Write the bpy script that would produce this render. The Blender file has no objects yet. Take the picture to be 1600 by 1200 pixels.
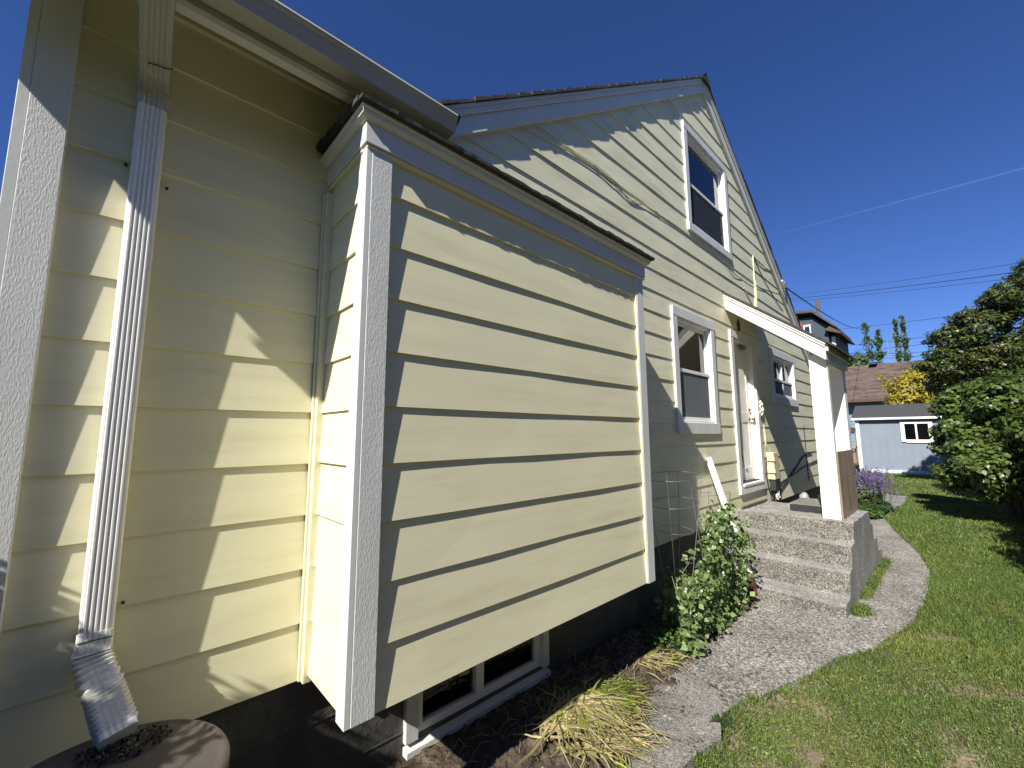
import bpy, bmesh, math, random
import numpy as np
from mathutils import Vector, Matrix
R = math.radians
rng = np.random.default_rng(7)
random.seed(7)
sc = bpy.context.scene
C = sc.collection

# ------------------------------------------------------------------ camera
YAW, PITCH, ROLL, FPX = R(43.127), R(6.920), R(-0.237), 651.87
fwd = Vector((math.sin(YAW)*math.cos(PITCH), math.cos(YAW)*math.cos(PITCH), math.sin(PITCH)))
rt0 = Vector((math.cos(YAW), -math.sin(YAW), 0))
up0 = rt0.cross(fwd)
rt = math.cos(ROLL)*rt0 + math.sin(ROLL)*up0
up = -math.sin(ROLL)*rt0 + math.cos(ROLL)*up0
cam_d = bpy.data.cameras.new('camera')
cam = bpy.data.objects.new('camera', cam_d); C.objects.link(cam)
m3 = Matrix((rt, up, -fwd)).transposed()
cam.matrix_world = m3.to_4x4()
cam_d.sensor_width = 36.0
cam_d.lens = FPX/1600*36.0
cam_d.clip_start = 0.05
cam_d.clip_end = 3000
sc.camera = cam

# ------------------------------------------------------------------ light
SUN = Vector((-4.1, -1.0, 3.5)).normalized()      # towards the sun
elev = math.asin(SUN.z)
sun_d = bpy.data.lights.new('sun', 'SUN'); sun_d.energy = 5.0; sun_d.angle = R(0.53); sun_d.color = (1.0, 0.975, 0.93)
sun = bpy.data.objects.new('sun', sun_d); C.objects.link(sun)
sun.rotation_euler = (-SUN).to_track_quat('-Z', 'Y').to_euler()
world = bpy.data.worlds.new('World'); sc.world = world; world.use_nodes = True
wn = world.node_tree; wn.nodes.clear()
sky = wn.nodes.new('ShaderNodeTexSky'); sky.sky_type = 'NISHITA'; sky.sun_disc = False
sky.sun_elevation = elev; sky.sun_rotation = math.atan2(SUN.x, SUN.y)
sky.altitude = 1500; sky.air_density = 0.9; sky.dust_density = 0.2; sky.ozone_density = 3.5
bg = wn.nodes.new('ShaderNodeBackground'); bg.inputs['Strength'].default_value = 0.05
wo = wn.nodes.new('ShaderNodeOutputWorld')
hs = wn.nodes.new('ShaderNodeHueSaturation'); hs.inputs['Saturation'].default_value = 1.12
wn.links.new(sky.outputs[0], hs.inputs['Color']); cmul = wn.nodes.new('ShaderNodeVectorMath'); cmul.operation = 'MULTIPLY'; cmul.inputs[1].default_value = (1.02, 1.10, 1.56)
wn.links.new(hs.outputs[0], cmul.inputs[0]); wn.links.new(cmul.outputs[0], bg.inputs[0]); wn.links.new(bg.outputs[0], wo.inputs[0])
sc.view_settings.view_transform = 'Standard'; sc.view_settings.look = 'None'
sc.view_settings.exposure = 0.72; sc.view_settings.gamma = 1.0

G = -1.79          # ground level (camera at z = 0)
YW = 2.10          # house wall plane
YB = 1.654         # front of the bay
YF = 2.145         # foundation plane

# ------------------------------------------------------------------ materials
def nd(nt, t, **k):
    n = nt.nodes.new(t)
    for a, b in k.items():
        if a in n.inputs: n.inputs[a].default_value = b
        else: setattr(n, a, b)
    return n
def mat(name, col, rough=0.6, var=0.12, vscale=3.0, bump=0.2, bscale=60.0, stretch=(1,1,1), dist=0.003,
        col2=None, c2scale=8.0, c2lo=0.5, c2hi=0.65, island=0.0, spec=0.5, metal=0.0, trans=0.0, detail=6.0):
    col = (col[0], col[1]*.965, col[2]*.88)
    if col2: col2 = (col2[0], col2[1]*.965, col2[2]*.88)
    m = bpy.data.materials.new(name); m.use_nodes = True
    nt = m.node_tree; nt.nodes.clear(); L = nt.links.new
    out = nd(nt, 'ShaderNodeOutputMaterial'); bs = nd(nt, 'ShaderNodeBsdfPrincipled')
    bs.inputs['Roughness'].default_value = rough; bs.inputs['Metallic'].default_value = metal
    bs.inputs['Specular IOR Level'].default_value = spec
    tc = nd(nt, 'ShaderNodeTexCoord'); mp = nd(nt, 'ShaderNodeMapping'); mp.inputs['Scale'].default_value = stretch
    L(tc.outputs['Object'], mp.inputs['Vector'])
    n1 = nd(nt, 'ShaderNodeTexNoise', Scale=vscale, Detail=5.0); L(mp.outputs[0], n1.inputs['Vector'])
    mr = nd(nt, 'ShaderNodeMapRange'); L(n1.outputs[0], mr.inputs[0])
    mr.inputs[1].default_value = .25; mr.inputs[2].default_value = .75
    mr.inputs[3].default_value = 1-var; mr.inputs[4].default_value = 1+var
    base = nd(nt, 'ShaderNodeRGB'); base.outputs[0].default_value = (*col, 1)
    cur = base.outputs[0]
    if col2:
        n2 = nd(nt, 'ShaderNodeTexNoise', Scale=c2scale, Detail=8.0, Roughness=.65); L(mp.outputs[0], n2.inputs['Vector'])
        cr = nd(nt, 'ShaderNodeMapRange'); L(n2.outputs[0], cr.inputs[0]); cr.inputs[1].default_value = c2lo; cr.inputs[2].default_value = c2hi
        mx = nd(nt, 'ShaderNodeMix', data_type='RGBA'); L(cr.outputs[0], mx.inputs[0]); L(cur, mx.inputs[6]); mx.inputs[7].default_value = (*col2, 1)
        cur = mx.outputs[2]
    sclr = mr.outputs[0]
    if island:
        ge = nd(nt, 'ShaderNodeNewGeometry'); ir = nd(nt, 'ShaderNodeMapRange'); L(ge.outputs['Random Per Island'], ir.inputs[0])
        ir.inputs[3].default_value = 1-island; ir.inputs[4].default_value = 1+island
        mm = nd(nt, 'ShaderNodeMath', operation='MULTIPLY'); L(sclr, mm.inputs[0]); L(ir.outputs[0], mm.inputs[1]); sclr = mm.outputs[0]
    vm = nd(nt, 'ShaderNodeVectorMath', operation='SCALE'); L(cur, vm.inputs[0]); L(sclr, vm.inputs['Scale'])
    L(vm.outputs[0], bs.inputs['Base Color'])
    if bump:
        nb = nd(nt, 'ShaderNodeTexNoise', Scale=bscale, Detail=detail, Roughness=.6); L(mp.outputs[0], nb.inputs['Vector'])
        bp = nd(nt, 'ShaderNodeBump', Strength=bump, Distance=dist); L(nb.outputs[0], bp.inputs['Height']); L(bp.outputs[0], bs.inputs['Normal'])
    if trans:
        tr = nd(nt, 'ShaderNodeBsdfTranslucent'); L(vm.outputs[0], tr.inputs[0])
        ms = nd(nt, 'ShaderNodeMixShader', Fac=trans); L(bs.outputs[0], ms.inputs[1]); L(tr.outputs[0], ms.inputs[2]); L(ms.outputs[0], out.inputs[0])
    else:
        L(bs.outputs[0], out.inputs[0])
    return m

def concrete(name, lo, hi, scale=95.0, bump=.8, dist=.004, tint=(.33,.31,.28)):
    """exposed aggregate: light and dark pebbles in grey mortar"""
    m = bpy.data.materials.new(name); m.use_nodes = True
    nt = m.node_tree; nt.nodes.clear(); L = nt.links.new
    out = nd(nt, 'ShaderNodeOutputMaterial'); bs = nd(nt, 'ShaderNodeBsdfPrincipled'); bs.inputs['Roughness'].default_value = .9
    bs.inputs['Specular IOR Level'].default_value = .25
    tc = nd(nt, 'ShaderNodeTexCoord')
    v = nd(nt, 'ShaderNodeTexVoronoi', Scale=scale); L(tc.outputs['Object'], v.inputs['Vector'])
    sep = nd(nt, 'ShaderNodeSeparateColor'); L(v.outputs['Color'], sep.inputs[0])
    cr = nd(nt, 'ShaderNodeValToRGB'); L(sep.outputs[0], cr.inputs[0])
    e = cr.color_ramp.elements; e[0].position = 0; e[0].color = (*lo, 1); e[1].position = 1; e[1].color = (*hi, 1)
    x = e.new(.5); x.color = (*tint, 1)
    x = e.new(.85); x.color = (tint[0]*1.25, tint[1]*1.25, tint[2]*1.22, 1)
    edge = nd(nt, 'ShaderNodeMapRange'); L(v.outputs['Distance'], edge.inputs[0]); edge.inputs[1].default_value = .25; edge.inputs[2].default_value = .75
    edge.inputs[3].default_value = 1.0; edge.inputs[4].default_value = .5
    n = nd(nt, 'ShaderNodeTexNoise', Scale=2.2, Detail=9.0, Roughness=.6); L(tc.outputs['Object'], n.inputs['Vector'])
    mr = nd(nt, 'ShaderNodeMapRange'); L(n.outputs[0], mr.inputs[0]); mr.inputs[1].default_value=.3; mr.inputs[2].default_value=.7; mr.inputs[3].default_value=.68; mr.inputs[4].default_value=1.22
    n3 = nd(nt, 'ShaderNodeTexNoise', Scale=22, Detail=6.0, Roughness=.7); L(tc.outputs['Object'], n3.inputs['Vector'])
    mr3 = nd(nt, 'ShaderNodeMapRange'); L(n3.outputs[0], mr3.inputs[0]); mr3.inputs[1].default_value=.3; mr3.inputs[2].default_value=.7; mr3.inputs[3].default_value=.75; mr3.inputs[4].default_value=1.2
    a = nd(nt, 'ShaderNodeMath', operation='MULTIPLY'); L(edge.outputs[0], a.inputs[0]); L(mr.outputs[0], a.inputs[1])
    b = nd(nt, 'ShaderNodeMath', operation='MULTIPLY'); L(a.outputs[0], b.inputs[0]); L(mr3.outputs[0], b.inputs[1])
    vm = nd(nt, 'ShaderNodeVectorMath', operation='SCALE'); L(cr.outputs[0], vm.inputs[0]); L(b.outputs[0], vm.inputs['Scale'])
    L(vm.outputs[0], bs.inputs['Base Color'])
    inv = nd(nt, 'ShaderNodeMath', operation='SUBTRACT'); inv.inputs[0].default_value = 1; L(v.outputs['Distance'], inv.inputs[1])
    bp = nd(nt, 'ShaderNodeBump', Strength=bump, Distance=dist); L(inv.outputs[0], bp.inputs['Height']); L(bp.outputs[0], bs.inputs['Normal'])
    L(bs.outputs[0], out.inputs[0]); return m

def glass(name, tint=(.02,.025,.03), see=.55):
    m = bpy.data.materials.new(name); m.use_nodes = True
    nt = m.node_tree; nt.nodes.clear(); L = nt.links.new
    out = nd(nt, 'ShaderNodeOutputMaterial')
    tr = nd(nt, 'ShaderNodeBsdfTransparent'); tr.inputs[0].default_value = (.72, .76, .76, 1)
    gl = nd(nt, 'ShaderNodeBsdfGlossy', Roughness=.015); gl.inputs[0].default_value = (1, 1, 1, 1)
    fr = nd(nt, 'ShaderNodeFresnel', IOR=1.62)
    tc = nd(nt, 'ShaderNodeTexCoord'); n = nd(nt, 'ShaderNodeTexNoise', Scale=1.7, Detail=1.0); L(tc.outputs['Object'], n.inputs['Vector'])
    bp = nd(nt, 'ShaderNodeBump', Strength=.12, Distance=.01); L(n.outputs[0], bp.inputs['Height']); L(bp.outputs[0], gl.inputs['Normal'])
    ms = nd(nt, 'ShaderNodeMixShader'); L(fr.outputs[0], ms.inputs[0]); L(tr.outputs[0], ms.inputs[1]); L(gl.outputs[0], ms.inputs[2])
    L(ms.outputs[0], out.inputs[0]); return m

SID = mat('painted_siding', (.735,.715,.515), rough=.55, var=.045, vscale=1.4, bump=.22, bscale=26, stretch=(1,1,9), dist=.0016, col2=(.63,.585,.385), c2scale=1.1, c2lo=.52, c2hi=.8)
SIDG = mat('painted_siding_weathered', (.71,.70,.52), rough=.6, var=.06, vscale=1.7, bump=.2, bscale=24, stretch=(1,1,7), dist=.0016, col2=(.55,.505,.38), c2scale=.9, c2lo=.5, c2hi=.75)
TRIM = mat('rough_white_trim', (.63,.65,.66), rough=.6, var=.07, vscale=6, bump=.8, bscale=150, stretch=(1.3,1.3,.38), dist=.0024, detail=4)
TRIMS = mat('smooth_white_trim', (.63,.65,.66), rough=.5, var=.05, vscale=5, bump=.25, bscale=50, dist=.002)
WHITE = mat('white_paint', (.84,.83,.80), rough=.5, var=.05, vscale=3, bump=.2, bscale=40, dist=.002, col2=(.7,.68,.63), c2scale=9, c2lo=.6, c2hi=.8)
EAVEDIM = mat('weathered_shaded_gutter', (.42,.42,.41), rough=.45, var=.1, vscale=4, bump=.1, bscale=30, col2=(.36,.36,.33), c2scale=3.5, c2lo=.5, c2hi=.75)  # weathered grey, darkened further to put eave shade into the colour
ALU = mat('white_aluminium', (.80,.81,.83), rough=.28, var=.05, vscale=6, bump=.08, bscale=18, spec=.6, col2=(.6,.6,.58), c2scale=14, c2lo=.62, c2hi=.75)
VINYL = mat('white_vinyl', (.80,.81,.82), rough=.35, var=.03, bump=.05, bscale=30)
SHING = mat('dark_shingles', (.045,.043,.045), rough=.95, var=.35, vscale=40, bump=1.0, bscale=260, dist=.004, col2=(.11,.11,.11), c2scale=300, c2lo=.5, c2hi=.6, spec=.2)
FOUND = mat('dark_painted_foundation', (.075,.075,.072), rough=.75, var=.25, vscale=5, bump=.9, bscale=16, dist=.012, col2=(.12,.115,.10), c2scale=5, c2lo=.55, c2hi=.7)
BLACK = mat('black_rubber', (.02,.02,.022), rough=.7, var=.2, vscale=30, bump=.5, bscale=120)
WIRE = mat('dark_cable', (.03,.03,.03), rough=.6, var=.1, bump=0)
BEIGE = mat('beige_plastic', (.62,.56,.40), rough=.5, var=.06, vscale=9, bump=.1, bscale=30)
SOIL = mat('bed_soil', (.085,.065,.05), rough=.95, var=.4, vscale=9, bump=1.0, bscale=28, dist=.03, col2=(.16,.13,.105), c2scale=14, c2lo=.5, c2hi=.68, spec=.1, detail=12)
DIRT = mat('bare_earth', (.25,.20,.145), rough=.95, var=.3, vscale=7, bump=1.0, bscale=50, dist=.015, col2=(.10,.105,.045), c2scale=26, c2lo=.50, c2hi=.62, spec=.1, detail=12)
LAWNB = mat('lawn_base', (.07,.095,.022), rough=.95, var=.35, vscale=5, bump=1.0, bscale=70, dist=.02, col2=(.15,.12,.07), c2scale=1.6, c2lo=.56, c2hi=.7, spec=.1, detail=10)
PATHM = concrete('exposed_aggregate', (.14,.125,.10), (.55,.52,.47), scale=72, tint=(.34,.315,.275))
PATHS = concrete('smoother_concrete', (.20,.18,.155), (.42,.40,.365), scale=130, bump=.5, dist=.002, tint=(.29,.27,.24))
STEPM = concrete('stoop_concrete', (.11,.10,.08), (.42,.395,.345), scale=85, bump=1.0, dist=.006, tint=(.25,.23,.195))
BROWNB = mat('weathered_plywood', (.25,.20,.145), rough=.85, var=.22, vscale=5, bump=.5, bscale=40, stretch=(1,1,.3), col2=(.15,.12,.09), c2scale=12, c2lo=.5, c2hi=.7)
GLASS = glass('window_glass')
DARK = mat('dark_interior', (.05,.05,.052), rough=.9, var=.2, bump=0)
CURT = mat('curtain_fabric', (.70,.71,.69), rough=.9, var=.12, vscale=12, bump=.4, bscale=30, stretch=(12,1,.6), trans=.3)
SCREEN = bpy.data.materials.new('insect_screen'); SCREEN.use_nodes = True; _n = SCREEN.node_tree; _n.nodes.clear()
_o = nd(_n,'ShaderNodeOutputMaterial'); _d = nd(_n,'ShaderNodeBsdfDiffuse'); _d.inputs[0].default_value=(.22,.235,.24,1); _t = nd(_n,'ShaderNodeBsdfTransparent'); _m = nd(_n,'ShaderNodeMixShader', Fac=.42)
_n.links.new(_d.outputs[0],_m.inputs[1]); _n.links.new(_t.outputs[0],_m.inputs[2]); _n.links.new(_m.outputs[0],_o.inputs[0])
METAL = mat('worn_brass', (.35,.28,.16), rough=.35, metal=1.0, var=.2, bump=.1)
STEEL = mat('galvanised_wire', (.30,.30,.30), rough=.5, metal=.7, var=.25, vscale=20, bump=0)
LID = mat('brown_barrel_lid', (.085,.072,.068), rough=.55, var=.12, vscale=5, bump=.15, bscale=90, col2=(.11,.10,.095), c2scale=6, c2lo=.55, c2hi=.75)
BARREL = mat('brown_barrel', (.10,.085,.075), rough=.6, var=.12, bump=.1)
def leafm(name, col, **k):
    a = dict(rough=.5, var=.15, vscale=2.0, bump=0, island=.45, trans=.35, spec=.4); a.update(k)
    return mat(name, col, **a)
LPEA = leafm('pea_leaf', (.20,.285,.11), island=.45)
LHAZ = leafm('hazel_leaf', (.10,.15,.032), island=.6, rough=.38, spec=.6)
LDARK = leafm('evergreen_leaf', (.065,.095,.024), island=.6, rough=.35, trans=.2, col2=(.11,.095,.035), c2scale=1.6, c2lo=.5, c2hi=.68)
LYEL = leafm('golden_leaf', (.40,.33,.04), island=.45, col2=(.16,.2,.04), c2scale=1.5, c2lo=.5, c2hi=.75)
LPOP = leafm('poplar_leaf', (.09,.15,.05), island=.5)
LLOW = leafm('low_leaf', (.09,.16,.035), island=.5)
LLAV = leafm('purple_flower', (.22,.15,.38), island=.4)
LPET = leafm('white_petal', (.82,.83,.76), island=.1)
GRASSM = leafm('grass_blade', (.12,.178,.042), island=.5, trans=.3, col2=(.19,.21,.055), c2scale=1.3, c2lo=.5, c2hi=.7)
STRAW = leafm('straw_blade', (.44,.38,.21), island=.45, col2=(.34,.36,.08), c2scale=9, c2lo=.5, c2hi=.62)
BARK = mat('bark', (.10,.08,.06), rough=.9, var=.3, vscale=12, bump=.8, bscale=30, stretch=(1,1,.3))
BARKL = mat('grey_bark', (.23,.21,.18), rough=.9, var=.3, vscale=12, bump=.8, bscale=30, stretch=(1,1,.3))

SCREEND = SCREEN.copy(); SCREEND.name = 'dark_insect_screen'
for _q in SCREEND.node_tree.nodes:
    if _q.type == 'BSDF_DIFFUSE': _q.inputs[0].default_value = (.07,.075,.08,1)
    if _q.type == 'MIX_SHADER': _q.inputs[0].default_value = .62
# ------------------------------------------------------------------ builders
LOC = {}
class MB:
    def __init__(s): s.v = []; s.f = []
    def add(s, vs, fs):
        o = len(s.v); s.v += [tuple(p) for p in vs]; s.f += [tuple(i+o for i in f) for f in fs]; return s
    def box(s, x0, x1, y0, y1, z0, z1):
        return s.add([(x0,y0,z0),(x1,y0,z0),(x1,y1,z0),(x0,y1,z0),(x0,y0,z1),(x1,y0,z1),(x1,y1,z1),(x0,y1,z1)],
                     [(0,3,2,1),(4,5,6,7),(0,1,5,4),(1,2,6,5),(2,3,7,6),(3,0,4,7)])
    def prism(s, pts, d):
        """closed planar polygon pts (3d) extruded by vector d"""
        n = len(pts); a = [Vector(p) for p in pts]; b = [p+Vector(d) for p in a]
        return s.add(a+b, [tuple(range(n))[::-1], tuple(range(n, 2*n))]+[(i,(i+1)%n,(i+1)%n+n,i+n) for i in range(n)])
    def tube(s, pts, r, n=8, closed=False, caps=True):
        pts = [Vector(p) for p in pts]; N = len(pts); rings = []
        rr = r if isinstance(r, (list, tuple)) else [r]*N
        prev = None
        for i, p in enumerate(pts):
            if closed: t = pts[(i+1)%N]-pts[i-1]
            else: t = pts[min(i+1,N-1)]-pts[max(i-1,0)]
            t.normalize()
            if prev is None:
                a = Vector((0,0,1)) if abs(t.z) < .9 else Vector((1,0,0)); u = t.cross(a).normalized()
            else:
                u = (prev-t*prev.dot(t)); u = u.normalized() if u.length > 1e-6 else t.orthogonal().normalized()
            prev = u; w = t.cross(u)
            rings.append([p+(u*math.cos(2*math.pi*k/n)+w*math.sin(2*math.pi*k/n))*rr[i] for k in range(n)])
        vs = [q for rg in rings for q in rg]; fs = []
        for i in range(N if closed else N-1):
            j = (i+1)%N
            for k in range(n): fs.append((i*n+k, i*n+(k+1)%n, j*n+(k+1)%n, j*n+k))
        if caps and not closed: fs += [tuple(range(n))[::-1], tuple((N-1)*n+k for k in range(n))]
        return s.add(vs, fs)
    def lathe(s, prof, cx, cy, n=40):
        vs = []; fs = []
        for r, z in prof:
            for k in range(n): a = 2*math.pi*k/n; vs.append((cx+r*math.cos(a), cy+r*math.sin(a), z))
        for i in range(len(prof)-1):
            for k in range(n): fs.append((i*n+k, i*n+(k+1)%n, (i+1)*n+(k+1)%n, (i+1)*n+k))
        fs.append(tuple(range(n))[::-1]); fs.append(tuple((len(prof)-1)*n+k for k in range(n)))
        return s.add(vs, fs)
    def sweep(s, section, frames, closed_section=True):
        """section: list of (a,b); frames: list of (origin, U, V)"""
        n = len(section); vs = []
        for o, U, V in frames: vs += [Vector(o)+Vector(U)*a+Vector(V)*b for a, b in section]
        fs = [(i*n+k, i*n+(k+1)%n, (i+1)*n+(k+1)%n, (i+1)*n+k) for i in range(len(frames)-1) for k in range(n)]
        fs += [tuple(range(n))[::-1], tuple((len(frames)-1)*n+k for k in range(n))]
        return s.add(vs, fs)
    def scaled(s, k):
        s.v = [(p[0]*k, p[1]*k, p[2]*k) for p in s.v]; return s
    def build(s, name, m, parent=None, bevel=0, smooth=False, label=None):
        me = bpy.data.meshes.new(name)
        off = LOC.get(parent.name, Vector((0,0,0))) if parent else Vector((0,0,0))
        me.from_pydata([(p[0]-off[0], p[1]-off[1], p[2]-off[2]) for p in s.v], [], s.f); me.update()
        return link(name, me, m, parent, bevel, smooth, label, fix=True)
def link(name, me, m, parent=None, bevel=0, smooth=False, label=None, fix=False):
    if fix:
        bm = bmesh.new(); bm.from_mesh(me); bmesh.ops.recalc_face_normals(bm, faces=bm.faces); bm.to_mesh(me); bm.free()
    me.materials.append(m)
    o = bpy.data.objects.new(name, me); C.objects.link(o)
    LOC[o.name] = LOC.get(parent.name, Vector((0,0,0))).copy() if parent else Vector((0,0,0))
    if parent: o.parent = parent
    if bevel:
        b = o.modifiers.new('bevel', 'BEVEL'); b.width = bevel; b.segments = 2; b.limit_method = 'ANGLE'; b.angle_limit = R(40)
    if smooth:
        for p in me.polygons: p.use_smooth = True
    if label: o['label'] = label
    return o
def thing(name, loc, label, cat, group=None):
    o = bpy.data.objects.new(name, None); C.objects.link(o); o.location = loc; o.empty_display_size = .2
    LOC[o.name] = Vector(loc); o['label'] = label; o['category'] = cat
    if group: o['group'] = group
    return o
def tag(o, label=None, cat=None, group=None, kind=None):
    for k, v in (('label', label), ('category', cat), ('group', group), ('kind', kind)):
        if v: o[k] = v
    return o

def nmesh(name, V, F, m, parent=None, smooth=False):
    """fast mesh from numpy arrays; F is (n,k)"""
    off = np.array(LOC.get(parent.name, Vector((0,0,0)))) if parent else np.zeros(3)
    V = np.asarray(V, dtype=np.float32)-off.astype(np.float32)
    F = np.asarray(F, dtype=np.int32); n, k = F.shape
    me = bpy.data.meshes.new(name)
    me.vertices.add(len(V)); me.vertices.foreach_set('co', V.ravel())
    me.loops.add(n*k); me.loops.foreach_set('vertex_index', F.ravel())
    me.polygons.add(n); me.polygons.foreach_set('loop_start', np.arange(0, n*k, k, dtype=np.int32))
    me.update(calc_edges=True); me.validate()
    return link(name, me, m, parent, smooth=smooth)

def leaves(P, N, size, aspect=.6, fold=.25, jit=.35, droop=0.0):
    """leaf blades: 2 quads folded at the midrib; P (n,3), N outward normals"""
    n = len(P)
    N = N + rng.normal(0, jit, (n,3)); N /= np.linalg.norm(N, axis=1)[:,None]+1e-9
    T = rng.normal(0, 1, (n,3)); T[:,2] -= droop; T -= (T*N).sum(1)[:,None]*N; T /= np.linalg.norm(T, axis=1)[:,None]+1e-9
    B = np.cross(N, T)
    s = (size*(.6+.8*rng.random(n)))[:,None] if np.isscalar(size) else size[:,None]
    base = P; mid = P+T*s*.5+N*s*.03; tip = P+T*s-N*s*.12
    l = P+T*s*.42+B*s*aspect*.5+N*s*fold*.35; r = P+T*s*.42-B*s*aspect*.5+N*s*fold*.35
    V = np.stack([base, l, tip, r, mid], 1).reshape(-1,3)
    i = np.arange(n)*5
    F = np.concatenate([np.stack([i, i+1, i+2, i+4], 1), np.stack([i, i+4, i+2, i+3], 1)])
    return V, F
def ellipsoid_pts(lobes, n, inner=.55, flat=0.0):
    """points in the outer shell of a union of noisy lobes (cx,cy,cz,rx,ry,rz)"""
    L = np.array(lobes, float); w = L[:,3]*L[:,4]+L[:,4]*L[:,5]+L[:,3]*L[:,5]; w /= w.sum()
    k = rng.choice(len(L), n, p=w)
    d = rng.normal(0,1,(n,3)); d /= np.linalg.norm(d,axis=1)[:,None]
    # clumping
    ph = rng.random((6,3))*6
    q = np.zeros(n)
    for j in range(6): q += np.sin((d*(3+j*1.6)+ph[j]+k[:,None]*1.7).sum(1)*1.3)
    rad = (inner+(1-inner)*rng.random(n)**.5)*(1+.055*q)
    P = L[k,:3]+d*L[k,3:]*rad[:,None]
    Nn = d/L[k,3:]; Nn /= np.linalg.norm(Nn,axis=1)[:,None]
    # drop points deep inside other lobes
    keep = np.ones(n, bool)
    for a in range(len(L)):
        e = (((P-L[a,:3])/L[a,3:])**2).sum(1)
        keep &= ~((e < .35) & (k != a))
    Nn[:,2] += flat
    return P[keep], Nn[keep]
def crown(name, lobes, n, size, m, parent, inner=.5, aspect=.65, twigs=0, flat=.35, droop=.3, sub=0):
    if sub:
        out = []
        for (cx,cy,cz,rx,ry,rz) in lobes:
            out.append((cx,cy,cz,rx*.78,ry*.78,rz*.78))
            for k in range(sub):
                d = rng.normal(0,1,3); d[2] = abs(d[2])*.9-.25; d /= np.linalg.norm(d); q = rng.uniform(.26,.42)
                out.append((cx+d[0]*rx*.72,cy+d[1]*ry*.72,cz+d[2]*rz*.72,rx*q,ry*q,rz*q*.6))
        lobes = out
    P, Nn = ellipsoid_pts(lobes, n, inner, flat)
    if twigs:    # short sprays sticking out of the outline
        L = np.array(lobes); k = rng.integers(0, len(L), twigs); d = rng.normal(0,1,(twigs,3)); d[:,2] = np.abs(d[:,2])*.8; d /= np.linalg.norm(d,axis=1)[:,None]
        b = L[k,:3]+d*L[k,3:]*.95
        t = np.repeat(np.linspace(0,1,9)[None], twigs, 0)[:,:,None]
        Q = (b[:,None]+d[:,None]*t*L[k,3:].mean(1)[:,None,None]*.32+rng.normal(0,size*.45,(twigs,9,3))).reshape(-1,3)
        P = np.concatenate([P, Q]); Nn = np.concatenate([Nn, np.repeat(d,9,0)])
    V, F = leaves(P, Nn, size, aspect, droop=droop)
    return nmesh(name, V, F, m, parent)

# ------------------------------------------------------------------ lapped siding
def siding(x0f, x1f, y, z0, z1, e, th=.011, openings=(), axis='x', seams=True):
    """lapped planks; x0f,x1f functions of z. axis 'x': plane y=const facing -y. axis 'y': plane x=const facing -x (coords are y)."""
    mb = MB(); k = 0
    def P(a, d, z): return (a, y-d, z) if axis == 'x' else (y-d, a, z)
    while z0+k*e < z1-1e-4:
        a = z0+k*e; b = min(a+e, z1); k += 1
        cuts = sorted({a, b} | {z for o in openings for z in (o[2], o[3]) if a < z < b})
        wob = random.uniform(-.0012, .0012)
        for c0, c1 in zip(cuts[:-1], cuts[1:]):
            mid = (c0+c1)/2
            blk = sorted([(o[0], o[1]) for o in openings if o[2] < mid < o[3]])
            L0, L1, R0, R1 = x0f(c0), x0f(c1), x1f(c0), x1f(c1)
            segs = []; cur = ('L',)
            xs = [('e', L0, L1)]
            for o0, o1 in blk: xs += [('o', o0, o0), ('o', o1, o1)]
            xs += [('e', R0, R1)]
            for i in range(0, len(xs)-1, 2):
                (_, p0, p1), (_, q0, q1) = xs[i], xs[i+1]
                if q0-p0 < .002 and q1-p1 < .002: continue
                nseg = max(1, int((q0-p0)/.28))
                d0 = th*(1-(c0-a)/e)+.001; d1 = th*(1-(c1-a)/e)+.001
                vs = []
                for s_ in range(nseg+1):
                    t = s_/nseg; xa = p0+(q0-p0)*t; xb = p1+(q1-p1)*t
                    w = .0009*math.sin(xa*5.3+k*2.1)+.0006*math.sin(xa*13+k)+wob
                    bz = .0016*math.sin(xa*2.1+k*3.3)
                    vs += [P(xa, -.004, c0), P(xa, d0+w, c0+(bz if c0 == a else 0)), P(xb, max(d1+w*.3, .0008), c1)]
                fs = []
                for s_ in range(nseg):
                    o = s_*3; fs += [(o, o+3, o+4, o+1), (o+1, o+4, o+5, o+2)]
                mb.add(vs, fs)
    return mb

# ------------------------------------------------------------------ HOUSE
house = thing('yellow_house', (5.0, YW, G), 'pale yellow clapboard house with white trim, boxed bay and a steep gable, nearest building', 'house')
Z0 = -1.067; E = .2347
# left wing wall (X -.33 .. .70)
siding(lambda z: -.235, lambda z: 1.02, YW, Z0, Z0+E*12.1, E).build('wing_siding', SID, house)
MB().box(-.325,.72,YW+.002,YW+.12,Z0,2.05).build('wing_wall', SID, house)
# corner trim between wing and bay
MB().box(.655,.692,YW-.03,YW-.012,Z0,1.2).box(.664,.6975,YW-.062,YW-.031,Z0,1.2).build('inside_corner_trim', SID, house, bevel=.002, label='narrow cream inside corner strip')
# left corner board
MB().box(-.3145,-.219,YW-.036,YW+.05,-1.2,1.75).build('corner_board', TRIM, house, bevel=.002, label='wide rough white corner board of the left wing')
MB().box(-.343,-.3147,YW-.0335,YW+.3,-1.2,1.75).build('corner_board', TRIMS, house, bevel=.002, label='smooth side board of the left corner')

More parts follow.
